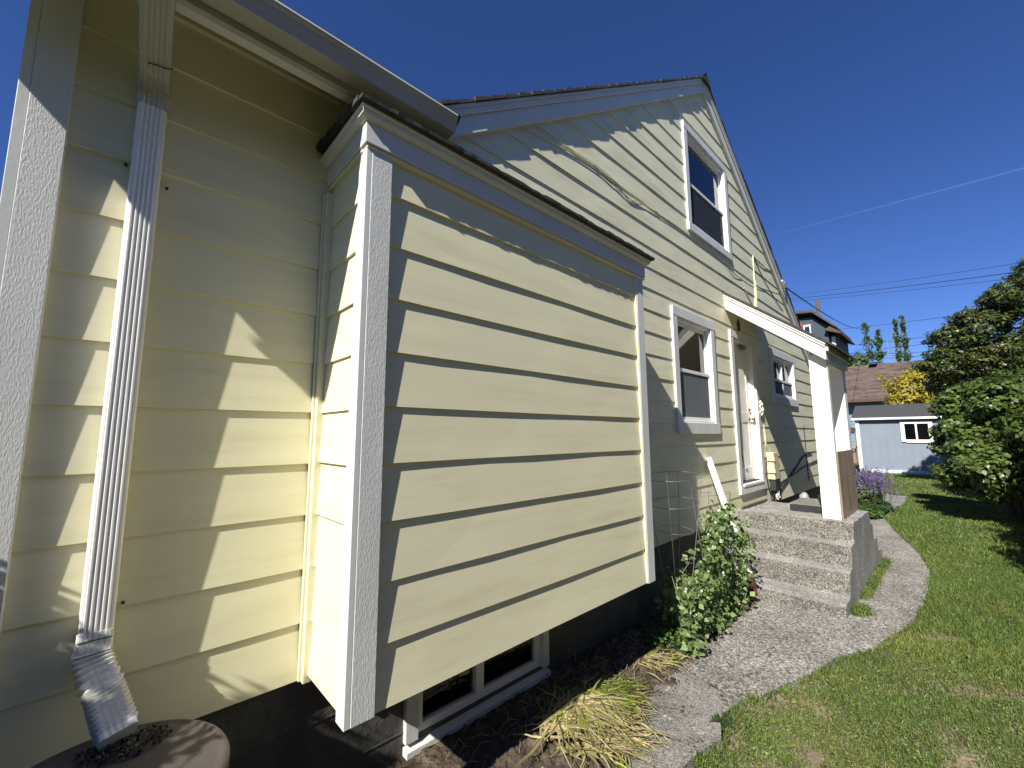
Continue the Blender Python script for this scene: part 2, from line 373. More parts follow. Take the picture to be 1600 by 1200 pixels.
SL = .683
def zb(x): return 4.80-SL*abs(5.66-x)       # underside of the rake
zbmax = 4.80
W1 = (4.955, 6.385, 2.52, 4.00); W2 = (4.385, 5.525, 0.0, 1.43); DR = (6.105, 7.135, -.81, 1.448); W3 = (7.90, 9.40, .50, 1.447)
gx0 = lambda z: max(1.0, 5.66-(4.80-z)/SL) if z > 1.6 else 1.0
gx1 = lambda z: min(11.2, 5.66+(4.80-z)/SL) if z > 1.0 else 11.2
ins = lambda o: (o[0]+.03, o[1]-.03, o[2]+.03, o[3]-.03)
siding(gx0, gx1, YW, Z0, 4.79, E, openings=[ins(W1), ins(W2), ins(DR), ins(W3)]).build('gable_siding', SIDG, house)

# foundation with basement window opening
FB = (1.24, 2.33, -1.60, -1.10)
mb = MB()
for a in ((-.34,FB[0],-2.4,Z0+.01),(FB[1],11.2,-2.4,Z0+.01),(FB[0],FB[1],-2.4,FB[2]),(FB[0],FB[1],FB[3],Z0+.01)):
    mb.box(a[0],a[1],YF,YF+.2,a[2],a[3])
mb.box(.70,3.0,YW-.40,YW+.04,-1.045,-1.035)
mb.build('foundation', FOUND, house)
mb = MB()
for zz in (-1.31, -1.55): mb.box(-.34, 1.238, YF-.004, YF+.01, zz, zz+.006)
mb.build('form_ridge', FOUND, house)
# wing gable end walls to close the volume (seen only from the side)
MB().box(11.2,11.3,YW,9,Z0-.8,1.6).build('end_wall', SIDG, house)
MB().box(-.34,-.24,YW+.3,9,Z0-.8,1.7).build('end_wall', SID, house)

# rakes
def rake(side):
    A = Vector((5.66,0,0)); xe = 1.02 if side < 0 else 11.55
    ze = lambda x, o: 4.80+o-SL*abs(5.66-x)
    mb = MB()
    def band(y0, y1, o0, o1, mb=mb):
        mb.prism([(5.66,y0,ze(5.66,o0)),(xe,y0,ze(xe,o0)),(xe,y0,ze(xe,o1)),(5.66,y0,ze(5.66,o1))], (0,y1-y0,0))
    band(2.055, 2.11, 0, .135); mb.build('rake_board', TRIMS, house, bevel=.002)
    m2 = MB(); band(2.038, 2.11, .137, .212, m2); band(2.028,2.036,.185,.212,m2); m2.build('rake_crown', TRIMS, house, bevel=.004)
    m3_ = MB(); n = 34
    for i in range(n):
        t0, t1 = i/n, (i+1)/n
        xa, xb = 5.66+(xe-5.66)*t0, 5.66+(xe-5.66)*t1
        y = 2.016+random.uniform(-.008,.008); k = random.uniform(.028,.04)
        m3_.prism([(xa,y,ze(xa,.214)),(xb,y,ze(xb,.214)),(xb,y,ze(xb,.214+k)),(xa,y,ze(xa,.214+.018))], (0,7.0,0))
    m3_.build('roof', SHING, house)
rake(-1); rake(1)
MB().prism([(5.50,2.0,4.80+.24-.11),(5.66,2.0,5.075),(5.82,2.0,4.93),(5.80,2.0,4.90),(5.66,2.0,5.035),(5.52,2.0,4.90)], (0,7,0)).build('ridge_cap', SHING, house)
MB().prism([(5.55,2.0,4.93),(5.66,2.0,5.075),(5.77,2.0,4.93)], (0,.02,0)).build('ridge_cap', SHING, house)

KE = 1.045
# left wing eave: roof, fascia, soffit, gutter
MB().prism([(-.88,1.53,1.548),(-.88,5.6,1.548+.70*4.07),(-.88,5.6,1.50+.70*4.07),(-.88,1.56,1.515)], (1.98,0,0)).scaled(KE).build('roof', SHING, house, label='low shingled roof over the left wing')
MB().box(-.86,1.062,1.626,1.652,1.432,1.56).scaled(KE).build('fascia_board', EAVEDIM, house, bevel=.002)
MB().box(-.86,1.05,1.655,1.70,1.440,1.475).scaled(KE).build('soffit_strip', TRIMS, house)
MB().prism([(-.86,1.66,1.470),(-.86,2.10,1.470+.44*.70),(-.86,2.10,1.50+.44*.70),(-.86,1.66,1.50)], (1.93,0,0)).scaled(KE).build('soffit', mat('brownish_soffit', (.34,.32,.27), rough=.8, var=.2), house)  # soffit tone darker and browner than the trim strip
MB().box(-.21,.72,YW-.026,YW-.002,1.735,1.775).build('frieze_strip', SID, house, bevel=.002)
MB().prism([(1.03,1.66,1.445),(1.03,2.08,1.445),(1.03,2.08,1.74),(1.03,1.66,1.468)], (.03,0,0)).scaled(KE).build('eave_return', TRIMS, house)
# K gutter profile (y,z)
prof = [(1.522,1.538),(1.519,1.528),(1.522,1.518),(1.530,1.512),(1.532,1.500),(1.541,1.480),(1.5465,1.458),(1.622,1.458),(1.622,1.545),(1.6195,1.545),(1.6195,1.4605),(1.549,1.4605),(1.5435,1.481),(1.5345,1.501),(1.5325,1.514),(1.525,1.521),(1.5225,1.528),(1.528,1.5355),(1.535,1.534),(1.535,1.538)]
mb = MB()
mb.sweep([(a,b) for a,b in prof], [((x,0,0),(0,1,0),(0,0,1)) for x in (-.88,.1,1.075)])
gut = mb.scaled(KE).build('gutter', EAVEDIM, house)
MB().prism([(1.0755,1.522,1.536),(1.0755,1.532,1.50),(1.0755,1.5465,1.458),(1.0755,1.622,1.458),(1.0755,1.622,1.54)], (.002,0,0)).scaled(KE).build('end_cap', EAVEDIM, gut)
# downspout
def ribbed(w, d, r=.0035, rounds=.008):
    """rectangular pipe section with ribs, u across, v depth (v=0 front)"""
    pts = []; h = w/2; n = 5
    pts += [(-h+rounds,0)]
    W = (w-2*rounds)/n
    for i in range(n):
        a = -h+rounds+i*W
        pts += [(a+W*.12,0),(a+W*.3,-r),(a+W*.55,-r),(a+W*.75,0)]
    pts += [(h-rounds,0),(h-rounds*.3,rounds*.3),(h,rounds),(h,d*.35),(h+r*.7,d*.5),(h,d*.65),(h,d-rounds),(h-rounds,d),(-h+rounds,d),(-h,d-rounds),(-h,d*.65),(-h-r*.7,d*.5),(-h,d*.35),(-h,rounds),(-h+rounds*.3,rounds*.3)]
    return pts
xc = -.004
mb = MB(); sec = ribbed(.084, .056)
zs = np.linspace(-.67, 1.30, 9)
mb.sweep(sec, [((xc,2.026,z),(1,0,0),(0,1,0)) for z in zs])
down = mb.build('downspout', ALU, house)
def elbow(name, path, w, d, corr, amp=.004, m=ALU, tail=True, rib=.002):
    """path: list of (point, fwd) along; corrugated where corr"""
    fr = []; N = len(path)
    mbb = MB(); secs = []
    vs = []; s_ = ribbed(w, d, rib); n = len(s_)
    for i in range(N):
        p, c = path[i]; p = Vector(p)
        t = (Vector(path[min(i+1,N-1)][0])-Vector(path[max(i-1,0)][0])).normalized()
        U = Vector((1,0,0)); U = (U-t*U.dot(t)).normalized(); V = t.cross(U); V = V if V.y > 0 else -V
        k = 1+(amp/(w/2))*(1 if i % 2 else -1)*c
        kd = 1+(amp/(d/2))*(1 if i % 2 else -1)*c
        vs += [p+U*a*k+V*(b-d/2)*kd for a, b in s_]
    fs = [(i*n+k, i*n+(k+1)%n, (i+1)*n+(k+1)%n, (i+1)*n+k) for i in range(N-1) for k in range(n)]
    fs += [tuple(range(n))[::-1], tuple((N-1)*n+k for k in range(n))]
    mbb.add(vs, fs); return mbb
def bez(p0, p1, p2, n):
    return [Vector(p0)*(1-t)**2+Vector(p1)*2*t*(1-t)+Vector(p2)*t*t for t in np.linspace(0,1,n)]
# bottom elbow
c0 = Vector((xc,2.054,-.64)); 
path = [((xc,2.054,-.645),0),((xc,2.054,-.70),0),((xc-.001,2.053,-.712),.4)]
A_ = bez((xc-.001,2.053,-.715),(xc,2.045,-.76),(.028,1.985,-.815),13)+bez((.028,1.985,-.815),(.045,1.95,-.86),(.066,1.885,-.905),19)[1:]
path += [(tuple(p), 1.0) for p in A_]
q = A_[-1]; dv = (A_[-1]-A_[-3]).normalized()
path += [(tuple(q+dv*.008),0),(tuple(q+dv*.03),0)]
elbow('x', path, .090, .064, 1, amp=.0062, rib=.0006).build('elbow', ALU, down, label='corrugated lower elbow kicking outward')
MB().box(xc-.043,xc+.043,2.020,2.021,-.671,-.668).build('elbow_seam', WIRE, down)
# top elbow run to gutter
path = [((xc,2.054,1.27),0),((xc,2.054,1.30),.0)]
B_ = bez((xc,2.054,1.305),(xc,2.05,1.36),(xc-.004,1.985,1.385),15)
path += [(tuple(p), .8) for p in B_]+[((xc-.006,1.955,1.396),0),((xc-.012,1.84,1.440),0),((xc-.016,1.75,1.475),0),((xc-.018,1.69,1.505),0),((xc-.018,1.655,1.522),0)]
elbow('x', path, .090, .060, 1, amp=.0035, m=EAVEDIM).build('elbow', EAVEDIM, down, label='grey upper elbow leading back from the gutter')
MB().tube([(xc-.05,2.02,1.40),(xc-.02,1.92,1.367),(xc+.03,1.915,1.37),(xc+.044,1.94,1.40)], .0022, 6).build('strap_wire', WIRE, down)
for (x, z) in ((-.062,1.03),(.062,.985),(.058,-.585)):
    MB().tube([(x,2.080,z),(x,2.092,z)], .0055, 8).build('strap_screw', WIRE, down)

# bay ---------------------------------------------------------------
bay = thing('x', (0,0,0), 'x', 'x'); bpy.data.objects.remove(bay); 
BX0, BX1 = .684, 3.0
bayo = MB().box(BX0+.02,BX1-.02,YB+.02,YW+.02,-1.055,1.25).build('bay_box', SID, house)
EB = .2383
siding(lambda z: BX0+.06, lambda z: BX1-.075, YB+.010, -1.070, 1.255, EB, th=.0125).build('bay_siding', SID, bayo)
siding(lambda z: YB+.06, lambda z: YW-.03, BX0+.0145, -1.038, 1.23, .2287, th=.0125, axis='y').build('bay_side_siding', SID, bayo)
siding(lambda z: YB+.06, lambda z: YW-.0, BX1-.010, -1.05, 1.2, .2383, th=.0, axis='y').build('bay_far_side_siding', SID, bayo)
MB().box(BX0+.0245,BX0+.119,YB-.0175,YB+.012,-1.075,1.249).build('bay_corner_board', TRIM, bayo, bevel=.002, label='rough white corner board on the near bay corner')
MB().box(BX0,BX0+.0235,YB-.0155,YB+.062,-1.076,1.249).build('bay_corner_board', TRIMS, bayo, bevel=.002, label='sunlit side board on the near bay corner')
MB().box(2.886,2.980,YB-.0145,YB+.05,-1.075,1.235).build('bay_corner_board', TRIM, bayo, bevel=.002, label='white corner board on the far bay corner')
MB().box(2.875,2.884,YB-.012,YB+.012,-1.070,1.235).build('bay_corner_strip', SID, bayo)
# frieze + crown + roof
MB().box(BX0-.012,2.996,YB-.030,YB+.02,1.250,1.343).box(BX0-.012,BX0+.02,YB+.022,YW,1.250,1.343).box(2.968,2.996,YB+.022,YW,1.20,1.343).build('bay_frieze', TRIMS, bayo, bevel=.002)
MB().box(BX0-.002,3.01,YB-.022,YB+.02,1.234,1.248).box(BX0-.006,BX0+.02,YB+.022,YW,1.230,1.248).build('bay_bed_strip', SID, bayo, bevel=.005)
crn = [(0,0),(.010,.003),(.026,.016),(.031,.034),(.037,.038),(.037,.046),(-.02,.046),(-.02,0)]
mb = MB()
def crownrun(pts):
    for (o, U) in []: pass
p0 = Vector((BX0-.012,YW,1.345)); p1 = Vector((BX0-.012,YB-.030,1.345)); p2 = Vector((2.996,YB-.030,1.345)); p3 = Vector((2.996,YW,1.345))
mb.sweep(crn, [(p0,(-1,0,0),(0,0,1)),(p1,(-1,-1,0),(0,0,1)),(p2,(1,-1,0),(0,0,1)),(p3,(1,0,0),(0,0,1))])
mb.build('bay_crown', TRIMS, bayo)
# shingle slab with a ragged front edge
mb = MB(); n = 60
vs = []
x0, x1 = BX0-.062, 3.045
for i in range(n+1):
    x = x0+(x1-x0)*i/n
    yy = YB-.096+random.uniform(-.004,.004); zz = 1.392+.0015*math.sin(i*.9)+random.uniform(-.0015,.0015)
    th = .013+(.004 if (i//4)%2 else 0)+random.uniform(0,.003)
    vs += [(x,yy,zz),(x,yy-.002,zz+th),(x,YW+.01,1.452+th),(x,YW+.01,1.425)]
fs = [(i*4+k,i*4+(k+1)%4,(i+1)*4+(k+1)%4,(i+1)*4+k) for i in range(n) for k in range(4)]+[(0,1,2,3),(n*4+3,n*4+2,n*4+1,n*4)]
mb.add(vs, fs); mb.build('bay_roof', SHING, bayo)
mb = MB()
for i in range(6):
    y0 = YB-.06+i*.085
    mb.box(x0-.006-.002*(i%2),x0+.01,y0,y0+.08,1.39+.008*i,1.414+.009*i)
mb.build('bay_roof_edge', SHING, bayo)

# basement window --------------------------------------------------
bw = MB()
x0,x1,z0,z1 = 1.215,2.33,-1.665,-1.12
bw.box(x0,x0+.075,YF-.03,YF+.06,z0+.062,z1).box(x1-.06,x1,YF-.03,YF+.06,z0+.062,z1)
bw.prism([(x0,YF-.045,z0),(x0,YF-.045,z0+.032),(x0,YF+.03,z0+.05),(x0,YF+.03,z0)], (x1-x0,0,0))
bwo = bw.build('basement_window', TRIM, house, bevel=.002)
ix0,ix1,iz0,iz1 = 1.29,2.27,-1.60,-1.125
mb = MB(); f = .045
mb.box(ix0,ix1,YF+.005,YF+.05,iz0,iz0+f).box(ix0,ix0+f,YF+.005,YF+.05,iz0+f,iz1).box(ix1-f,ix1,YF+.005,YF+.05,iz0+f,iz1).box(1.70,1.76,YF-.004,YF+.05,iz0+f,iz1)
mb.build('sash', VINYL, bwo, bevel=.003)
MB().box(ix0+f,ix1-f,YF+.03,YF+.033,iz0+f,iz1).build('pane', GLASS, bwo)
MB().box(ix0,ix1,YF+.25,YF+.26,iz0-.1,iz1+.1).build('dark_room', DARK, bwo)

# windows -------------------------------------------------------------
def window(o, trim, name_label, split, mull=False, sillh=None, curtain=None, screen=None, trimm=TRIM, depth=.075):
    x0,x1,z0,z1 = o; t = trim; sh = sillh or t; yf = YW-.034
    mb = MB().box(x0,x0+t,yf,YW+.01,z0+sh,z1-t).box(x1-t,x1,yf,YW+.01,z0+sh,z1-t).box(x0,x1,yf-.003,YW+.01,z1-t,z1)
    mb.box(x0,x1,yf-.006,YW+.01,z0,z0+sh)
    w = mb.build('window', trimm, house, bevel=.002, label=name_label)
    a0,a1,b0,b1 = x0+t,x1-t,z0+sh,z1-t
    yb = YW+depth; f = .038
    mb = MB().box(a0,a0+.028,YW-.02,yb,b0,b1).box(a1-.028,a1,YW-.02,yb,b0,b1).box(a0+.028,a1-.028,YW-.012,yb,b1-.03,b1).box(a0+.028,a1-.028,YW-.02,yb,b0,b0+.028)
    mb.build('frame', VINYL, w, bevel=.002)
    c0,c1,d0,d1 = a0+.028,a1-.028,b0+.028,b1-.03
    zs_ = z0+(z1-z0)*split
    mb = MB()
    mb.box(c0,c0+f,YW+.03,YW+.06,zs_,d1).box(c1-f,c1,YW+.03,YW+.06,zs_,d1).box(c0+f,c1-f,YW+.03,YW+.06,d1-f,d1).box(c0+f,c1-f,YW+.028,YW+.06,zs_-.01,zs_+f)
    if mull: mb.box((c0+c1)/2-.025,(c0+c1)/2+.025,YW+.004,YW+.06,zs_+f,d1-f)
    mb.build('sash', VINYL, w, bevel=.003, label='upper sash')
    mb = MB()
    mb.box(c0,c0+f,YW+.002,YW+.028,d0,zs_-.012).box(c1-f,c1,YW+.002,YW+.028,d0,zs_-.012).box(c0+f,c1-f,YW+.002,YW+.028,d0,d0+f).box(c0,c1,YW-.002,YW+.027,zs_-.011,zs_+.028)
    if mull: mb.box((c0+c1)/2-.02,(c0+c1)/2+.02,YW+.004,YW+.027,d0+f,zs_-.012)
    mb.build('sash', VINYL, w, bevel=.003, label='lower sash')
    MB().box(c0+f,c1-f,YW+.044,YW+.047,zs_+f,d1-f).build('pane', GLASS, w)
    MB().box(c0+f,c1-f,YW+.014,YW+.017,d0+f,zs_-.012).build('pane', GLASS, w)
    if screen: MB().box(c0+f*.5,c1-f*.5,YW+.0085,YW+.0105,d0+f*.5,zs_-.013).build('insect_screen', SCREEN if screen == 1 else SCREEND, w)
    MB().box(a0-.3,a1+.3,YW+.72,YW+.73,b0-.3,b1+.3).box(a0-.3,a0-.29,YW+.11,YW+.72,b0-.3,b1+.3).box(a1+.29,a1+.3,YW+.11,YW+.72,b0-.3,b1+.3).box(a0-.29,a1+.29,YW+.11,YW+.72,b0-.31,b0-.3).build('dark_room', DARK, w)
    for (u0,u1,v0,v1) in (curtain or []):
        vs = []; n = 44
        for i in range(n+1):
            x = u0+(u1-u0)*i/n; yy = YW+.105+.012*math.sin(i*1.35)+.006*math.sin(i*.55)
            vs += [(x,yy,v0),(x+random.uniform(-.004,.004),yy,v1)]
        MB().add(vs, [(2*i,2*i+2,2*i+3,2*i+1) for i in range(n)]).build('curtain', CURT, w)
    return w, (c0,c1,d0,d1,zs_)
w1, _ = window(W1, .095, 'upper gable window with grey curtains behind its lower sash', .46, screen=2, curtain=[(5.1,5.75,2.6,3.30),(5.86,6.9,2.6,3.30)])
w2, r2 = window(W2, .105, 'tall double hung window left of the back door', .50, sillh=.125, screen=True, curtain=[(4.48,5.42,.12,.76),(5.22,5.41,.76,1.33)])
w3, _ = window(W3, .115, 'small four pane window right of the back door', .44, mull=True, sillh=.12, screen=True)
# small hanging ornament behind the lower pane of the tall window
MB().tube([(5.16,YW+.09,.46),(5.16,YW+.09,.43),(5.175,YW+.09,.36),(5.16,YW+.09,.33)], [.006,.012,.014,.006], 8).build('window_catch', WHITE, w2)

# door ------------------------------------------------------------------
x0,x1,z0,z1 = DR; t = .095
door_t = MB().box(x0,x0+t,YW-.034,YW+.02,z0+.13,z1-t).box(x1-t,x1,YW-.034,YW+.02,z0+.13,z1-t).box(x0,x1,YW-.037,YW+.02,z1-t,z1).box(x0,x1,YW-.04,YW+.02,z0,z0+.125).build('door', TRIM, house, bevel=.002, label='white back door at the top of the stoop')
a0,a1,b0,b1 = x0+t,x1-t,z0+.128,z1-t
MB().box(a0,a0+.03,YW-.01,YW+.13,b0,b1).box(a1-.03,a1,YW-.01,YW+.13,b0,b1).box(a0+.03,a1-.03,YW-.01,YW+.13,b1-.03,b1).box(a0,a1,YW-.05,YW+.13,b0-.03,b0).build('jamb', WHITE, door_t, bevel=.002)
mb = MB().box(a0+.03,a1-.03,YW+.075,YW+.115,b0+.002,b1-.03)
# raised rails
fx0,fx1 = a0+.03,a1-.03
for (p,q,r_,s_) in ((fx0,fx0+.10,b0,b1-.03),(fx1-.10,fx1,b0,b1-.03),(fx0+.10,fx1-.10,b0,b0+.2),(fx0+.10,fx1-.10,b0+.85,b0+1.0),(fx0+.10,fx1-.10,b1-.15,b1-.03),((fx0+fx1)/2-.03,(fx0+fx1)/2+.03,b0+.2,b0+.85)):
    mb.box(p,q,YW+.066,YW+.0745,r_,s_)
slab = mb.build('door_slab', WHITE, door_t, bevel=.003)
mb = MB().lathe([(.03,0),(.03,.008),(.012,.012),(.012,.04),(.026,.05),(.031,.065),(.026,.078),(.008,.084)], 0, 0, 20)
for i, (x, y, z) in enumerate(mb.v): mb.v[i] = (a1-.10+x, YW+.066-z, .22+y)
mb.build('door_knob', METAL, door_t, smooth=True)
mb = MB().lathe([(.028,0),(.028,.012),(.016,.018),(.016,.03)], 0, 0, 18)
for i, (x, y, z) in enumerate(mb.v): mb.v[i] = (a1-.10+x, YW+.066-z, .36+y)
mb.build('deadbolt', METAL, door_t, smooth=True)
MB().box(6.62,6.90,YW+.02,YW+.055,1.292,1.312).box(6.70,6.78,YW-.0,YW+.05,1.25,1.285).build('door_closer', STEEL, door_t, bevel=.003)
MB().prism([(6.50,YW+.055,-.24),(6.62,YW+.05,-.24),(6.66,YW+.045,-.50),(6.60,YW+.052,-.50)], (0,.003,0)).build('folded_flyer', WHITE, door_t)
MB().box(a0+.03,a1-.05,YW+.0,YW+.07,b0+.003,b0+.02).build('threshold', WIRE, door_t)

# porch roof -------------------------------------------------------------
PX0, PX1 = 6.04, 7.42; PY = 1.03; ps = .80
def zp(y, o): return 1.735+o-ps*(YW-y)
pr = MB().prism([(PX0,YW+.0,zp(YW,0)),(PX0,PY,zp(PY,0)),(PX0,PY,zp(PY,.15)),(PX0,YW,zp(YW,.15))], (.045,0,0)).build('porch_roof', WHITE, house, bevel=.002, label='white trimmed shed roof over the back door')
MB().prism([(PX0-.016,YW,zp(YW,.152)),(PX0-.016,PY-.02,zp(PY-.02,.152)),(PX0-.016,PY-.02,zp(PY-.02,.185)),(PX0-.016,YW,zp(YW,.185))], (.06,0,0)).prism([(PX0-.03,YW,zp(YW,.187)),(PX0-.03,PY-.03,zp(PY-.03,.187)),(PX0-.03,PY-.03,zp(PY-.03,.215)),(PX0-.03,YW,zp(YW,.215))], (.07,0,0)).build('rake_trim', WHITE, pr, bevel=.002)
MB().prism([(PX1-.05,YW+.0,zp(YW,0)),(PX1-.05,PY,zp(PY,0)),(PX1-.05,PY,zp(PY,.15)),(PX1-.05,YW,zp(YW,.15))], (.045,0,0)).build('rafter', WHITE, pr)
MB().prism([(PX0-.045,YW,zp(YW,.217)),(PX0-.045,PY-.13,zp(PY-.13,.217)),(PX0-.045,PY-.13,zp(PY-.13,.245)),(PX0-.045,YW,zp(YW,.25))], (PX1-PX0+.10,0,0)).build('shingles', SHING, pr)
MB().prism([(PX0+.047,YW,zp(YW,.14)),(PX0+.047,PY+.03,zp(PY+.03,.14)),(PX0+.047,PY+.03,zp(PY+.03,.15)),(PX0+.047,YW,zp(YW,.15))], (PX1-PX0-.1,0,0)).build('ceiling', WHITE, pr)
MB().box(PX0,PX1,PY-.022,PY-.002,zp(PY,-.01),zp(PY,.14)).box(PX0,PX1+.01,PY-.05,PY-.024,zp(PY,.09),zp(PY,.17)).build('eave_fascia', TRIMS, pr, bevel=.003)
MB().box(PX0+.27,PX1-.05,PY+.0,PY+.09,zp(PY,-.04),zp(PY,.06)).build('header_beam', WHITE, pr)
p1o = MB().box(6.15,6.245,1.028,1.205,-1.0,zp(1.12,-.0)).build('porch_post', WHITE, pr, bevel=.002, label='near porch post')
p2o = MB().box(7.13,7.30,1.028,1.235,-1.0,zp(1.12,-.0)).build('porch_post', WHITE, pr, bevel=.002, label='far porch post')
MB().box(6.165,7.16,1.008,1.026,-.995,-.215).build('plywood_panel', BROWNB, pr, bevel=.002)
for z in (-.15, 0, .18, .36, .5, .62): MB().tube([(7.126,1.19,z),(7.13,1.19,z)], .010, 6).build('nail_head', WIRE, p2o)
# address plate / vent above door
MB().prism([(6.47,YW-.018,1.50),(6.56,YW-.018,1.50),(6.575,YW-.018,1.60),(6.52,YW-.018,1.68),(6.455,YW-.018,1.60)], (0,.01,0)).build('porch_lamp_base', WIRE, house)

# utility box + cables ------------------------------------------------
ub = MB().box(7.36,7.60,YW-.105,YW-.006,-.70,-.29).build('utility_box', BEIGE, house, bevel=.008, label='beige utility box beside the back door')
MB().box(7.335,7.365,YW-.12,YW-.02,-.42,-.36).build('hinge', BEIGE, ub, bevel=.003)
MB().box(7.335,7.365,YW-.12,YW-.02,-.60,-.54).build('hinge', BEIGE, ub, bevel=.003)
MB().box(7.615,7.70,YW-.06,YW-.006,-.70,-.45).build('side_cover', BEIGE, ub, bevel=.003)
mb = MB()
for i in range(9):
    x = 7.40+.03*i; pts = [(x,YW-.05,-.70)]
    for j in range(1,7): pts.append((x+random.uniform(-.06,.07),YW-.05+random.uniform(-.03,.03),-.70-.055*j))
    mb.tube(pts, .008, 5)
mb.box(7.38,7.60,YW-.10,YW-.02,-.86,-.705).build('cable_bundle', WIRE, ub)
mb = MB()
for i in range(7):
    c = Vector((7.50+random.uniform(-.06,.06),YW-.08,-.93+random.uniform(-.05,.05))); r = random.uniform(.03,.06)
    mb.tube([c+Vector((r*math.cos(a),random.uniform(-.01,.01),r*math.sin(a)*.8)) for a in np.linspace(0,6.0,12)], .007, 5)
mb.build('coiled_cable', WHITE, ub)
def cable(pts, r, m, lab=None, name='cable'): 
    P = [Vector(p) for p in pts]; Q = []
    for i in range(len(P)-1):
        a = P[max(i-1,0)]; b = P[i]; c = P[i+1]; d = P[min(i+2,len(P)-1)]
        for t in np.linspace(0,1,7)[:-1]:
            Q.append(.5*((2*b)+(c-a)*t+(2*a-5*b+4*c-d)*t*t+(3*b-a-3*c+d)*t**3))
    Q.append(P[-1]); return MB().tube(Q, r, 6).build(name, m, house, label=lab)
yc = YW-.016
cable([(2.0,yc,2.345),(2.38,yc,2.405),(2.67,yc,2.455),(3.10,yc,2.475),(3.78,yc,2.42),(4.69,yc,2.46),(6.0,yc,2.44),(7.3,yc,2.40),(8.96,yc,2.66)], .0035, SIDG, 'painted cable run across the gable')
cable([(2.0,yc,2.335),(2.38,yc,2.385),(2.75,yc,2.43),(3.15,yc,2.435),(3.45,yc,2.38),(3.62,yc,2.375),(3.78,yc,2.41),(4.2,yc,2.455)], .004, SIDG)
cable([(3.0,yc,2.46),(3.25,yc,2.41),(3.4,yc,2.415),(3.6,yc,2.35),(3.85,yc,2.41)], .0035, WIRE)
cable([(6.1,yc,2.43),(6.35,yc,2.34),(6.55,yc,2.33),(6.8,yc,2.385)], .004, BEIGE)
cable([(7.42,yc,2.92),(7.40,yc,2.5),(7.38,yc,2.25),(7.34,yc,2.02),(7.36,yc,1.93)], .009, SIDG, 'painted conduit above the porch roof')
cable([(7.46,yc,2.5),(7.45,yc,2.3),(7.43,yc,2.05)], .007, SIDG)
cable([(7.45,yc,2.90),(7.9,yc,2.65),(8.5,yc,2.42),(8.96,yc,2.30)], .006, WIRE)
cable([(6.86,yc,2.23),(7.05,yc,2.12),(7.30,yc,1.98)], .008, SIDG)
cable([(7.42,yc,2.92),(7.9,yc,2.88),(8.5,yc,2.92),(8.95,2.0,2.74)], .008, SIDG)
cable([(7.14,yc,.50),(7.20,yc-.02,.38),(7.16,yc-.02,.30),(7.28,yc,.20),(7.33,yc,.0),(7.34,yc,-.18),(7.46,yc,-.29)], .012, BEIGE)
cable([(7.30,yc,-.38),(7.26,yc,-.6),(7.34,yc,-.85),(7.45,yc,-.95)], .009, WIRE)
cable([(7.62,yc,-.50),(7.75,yc-.03,-.48),(7.80,yc-.03,-.52),(7.70,yc,-.56)], .012, WIRE)
cable([(7.7,yc,-1.02),(8.1,yc,-.85),(8.9,yc,-.62),(9.6,yc,-.42),(10.2,yc,-.38)], .012, WIRE)
cable([(7.9,yc,-.80),(8.3,yc,-.76),(8.9,yc,-.70),(9.8,yc,-.60),(10.6,yc,-.55)], .008, WIRE)
cable([(9.75,yc,.15),(9.76,yc,-.3),(9.78,yc,-.9)], .008, WIRE)
mb = MB()
for i in range(5): 
    p = [(7.13+random.uniform(-.03,.09),YW-.04+random.uniform(-.02,.02),.50-j*.045) for j in range(6)]; mb.tube(p, .009, 5)
mb.build('cable_junction', WHITE, house)

# ------------------------------------------------------------------ STOOP
def rough_box(mb, x0,x1,y0,y1,z0,z1,n=26):
    """box whose -y edge line is ragged"""
    mb.box(x0,x1,y0,y1,z0,z1)
stoop = thing('concrete_stoop', (5.8,1.5,G), 'worn grey concrete stoop with four steps up to the back door', 'steps')
noses = [(6.012,-.990),(5.79,-1.204),(5.56,-1.427),(5.225,-1.655)]
mb = MB()
pz = [(5.16,-1.95),(5.215,-1.66),(5.50,-1.632),(5.555,-1.427),(5.735,-1.402),(5.785,-1.204),(5.955,-1.185),(6.012,-.990),(7.13,-.998),(7.16,-1.16),(7.33,-1.18),(7.35,-1.38),(7.62,-1.40),(7.65,-1.58),(7.93,-1.60),(7.97,-1.95)]
dens = []
for (a, b) in zip(pz[:-1], pz[1:]):
    L_ = math.hypot(b[0]-a[0], b[1]-a[1]); n = max(1, int(L_/.05))
    for i in range(n):
        t = i/n; j = .006 if 0 < i else .004
        dens.append((a[0]+(b[0]-a[0])*t+random.uniform(-j,j), a[1]+(b[1]-a[1])*t+random.uniform(-j,j)))
dens.append(pz[-1])
ny = 26; vs = []
for k in range(ny+1):
    y = .905+(2.125-.905)*k/ny
    for (x, z) in dens:
        edge = 0
        vs.append((x+random.uniform(-.005,.005)*(1 if k else 1.6), y, z+random.uniform(-.004,.004)-(random.uniform(0,.014) if edge and z > -1.9 else 0)))
m_ = len(dens)
fs = [(k*m_+i,k*m_+i+1,(k+1)*m_+i+1,(k+1)*m_+i) for k in range(ny) for i in range(m_-1)]
side0 = tuple(range(m_)); fs.append(side0[::-1]); fs.append(tuple(ny*m_+i for i in range(m_)))
mb.add(vs, fs); sto = mb.build('steps', STEPM, stoop)
TREAD = concrete('worn_tread_concrete', (.24,.22,.19), (.52,.50,.46), scale=120, bump=.5, dist=.003, tint=(.38,.36,.325)); sto.data.materials.append(TREAD); sto.data.materials.append(concrete('brightened_side_concrete', (.22,.21,.18), (.60,.58,.54), scale=150, bump=.5, dist=.003, tint=(.42,.405,.37)))
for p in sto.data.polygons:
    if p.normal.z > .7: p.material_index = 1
    elif abs(p.normal.y) > .8: p.material_index = 2  # side face colour lightened to make up for the grazing sun
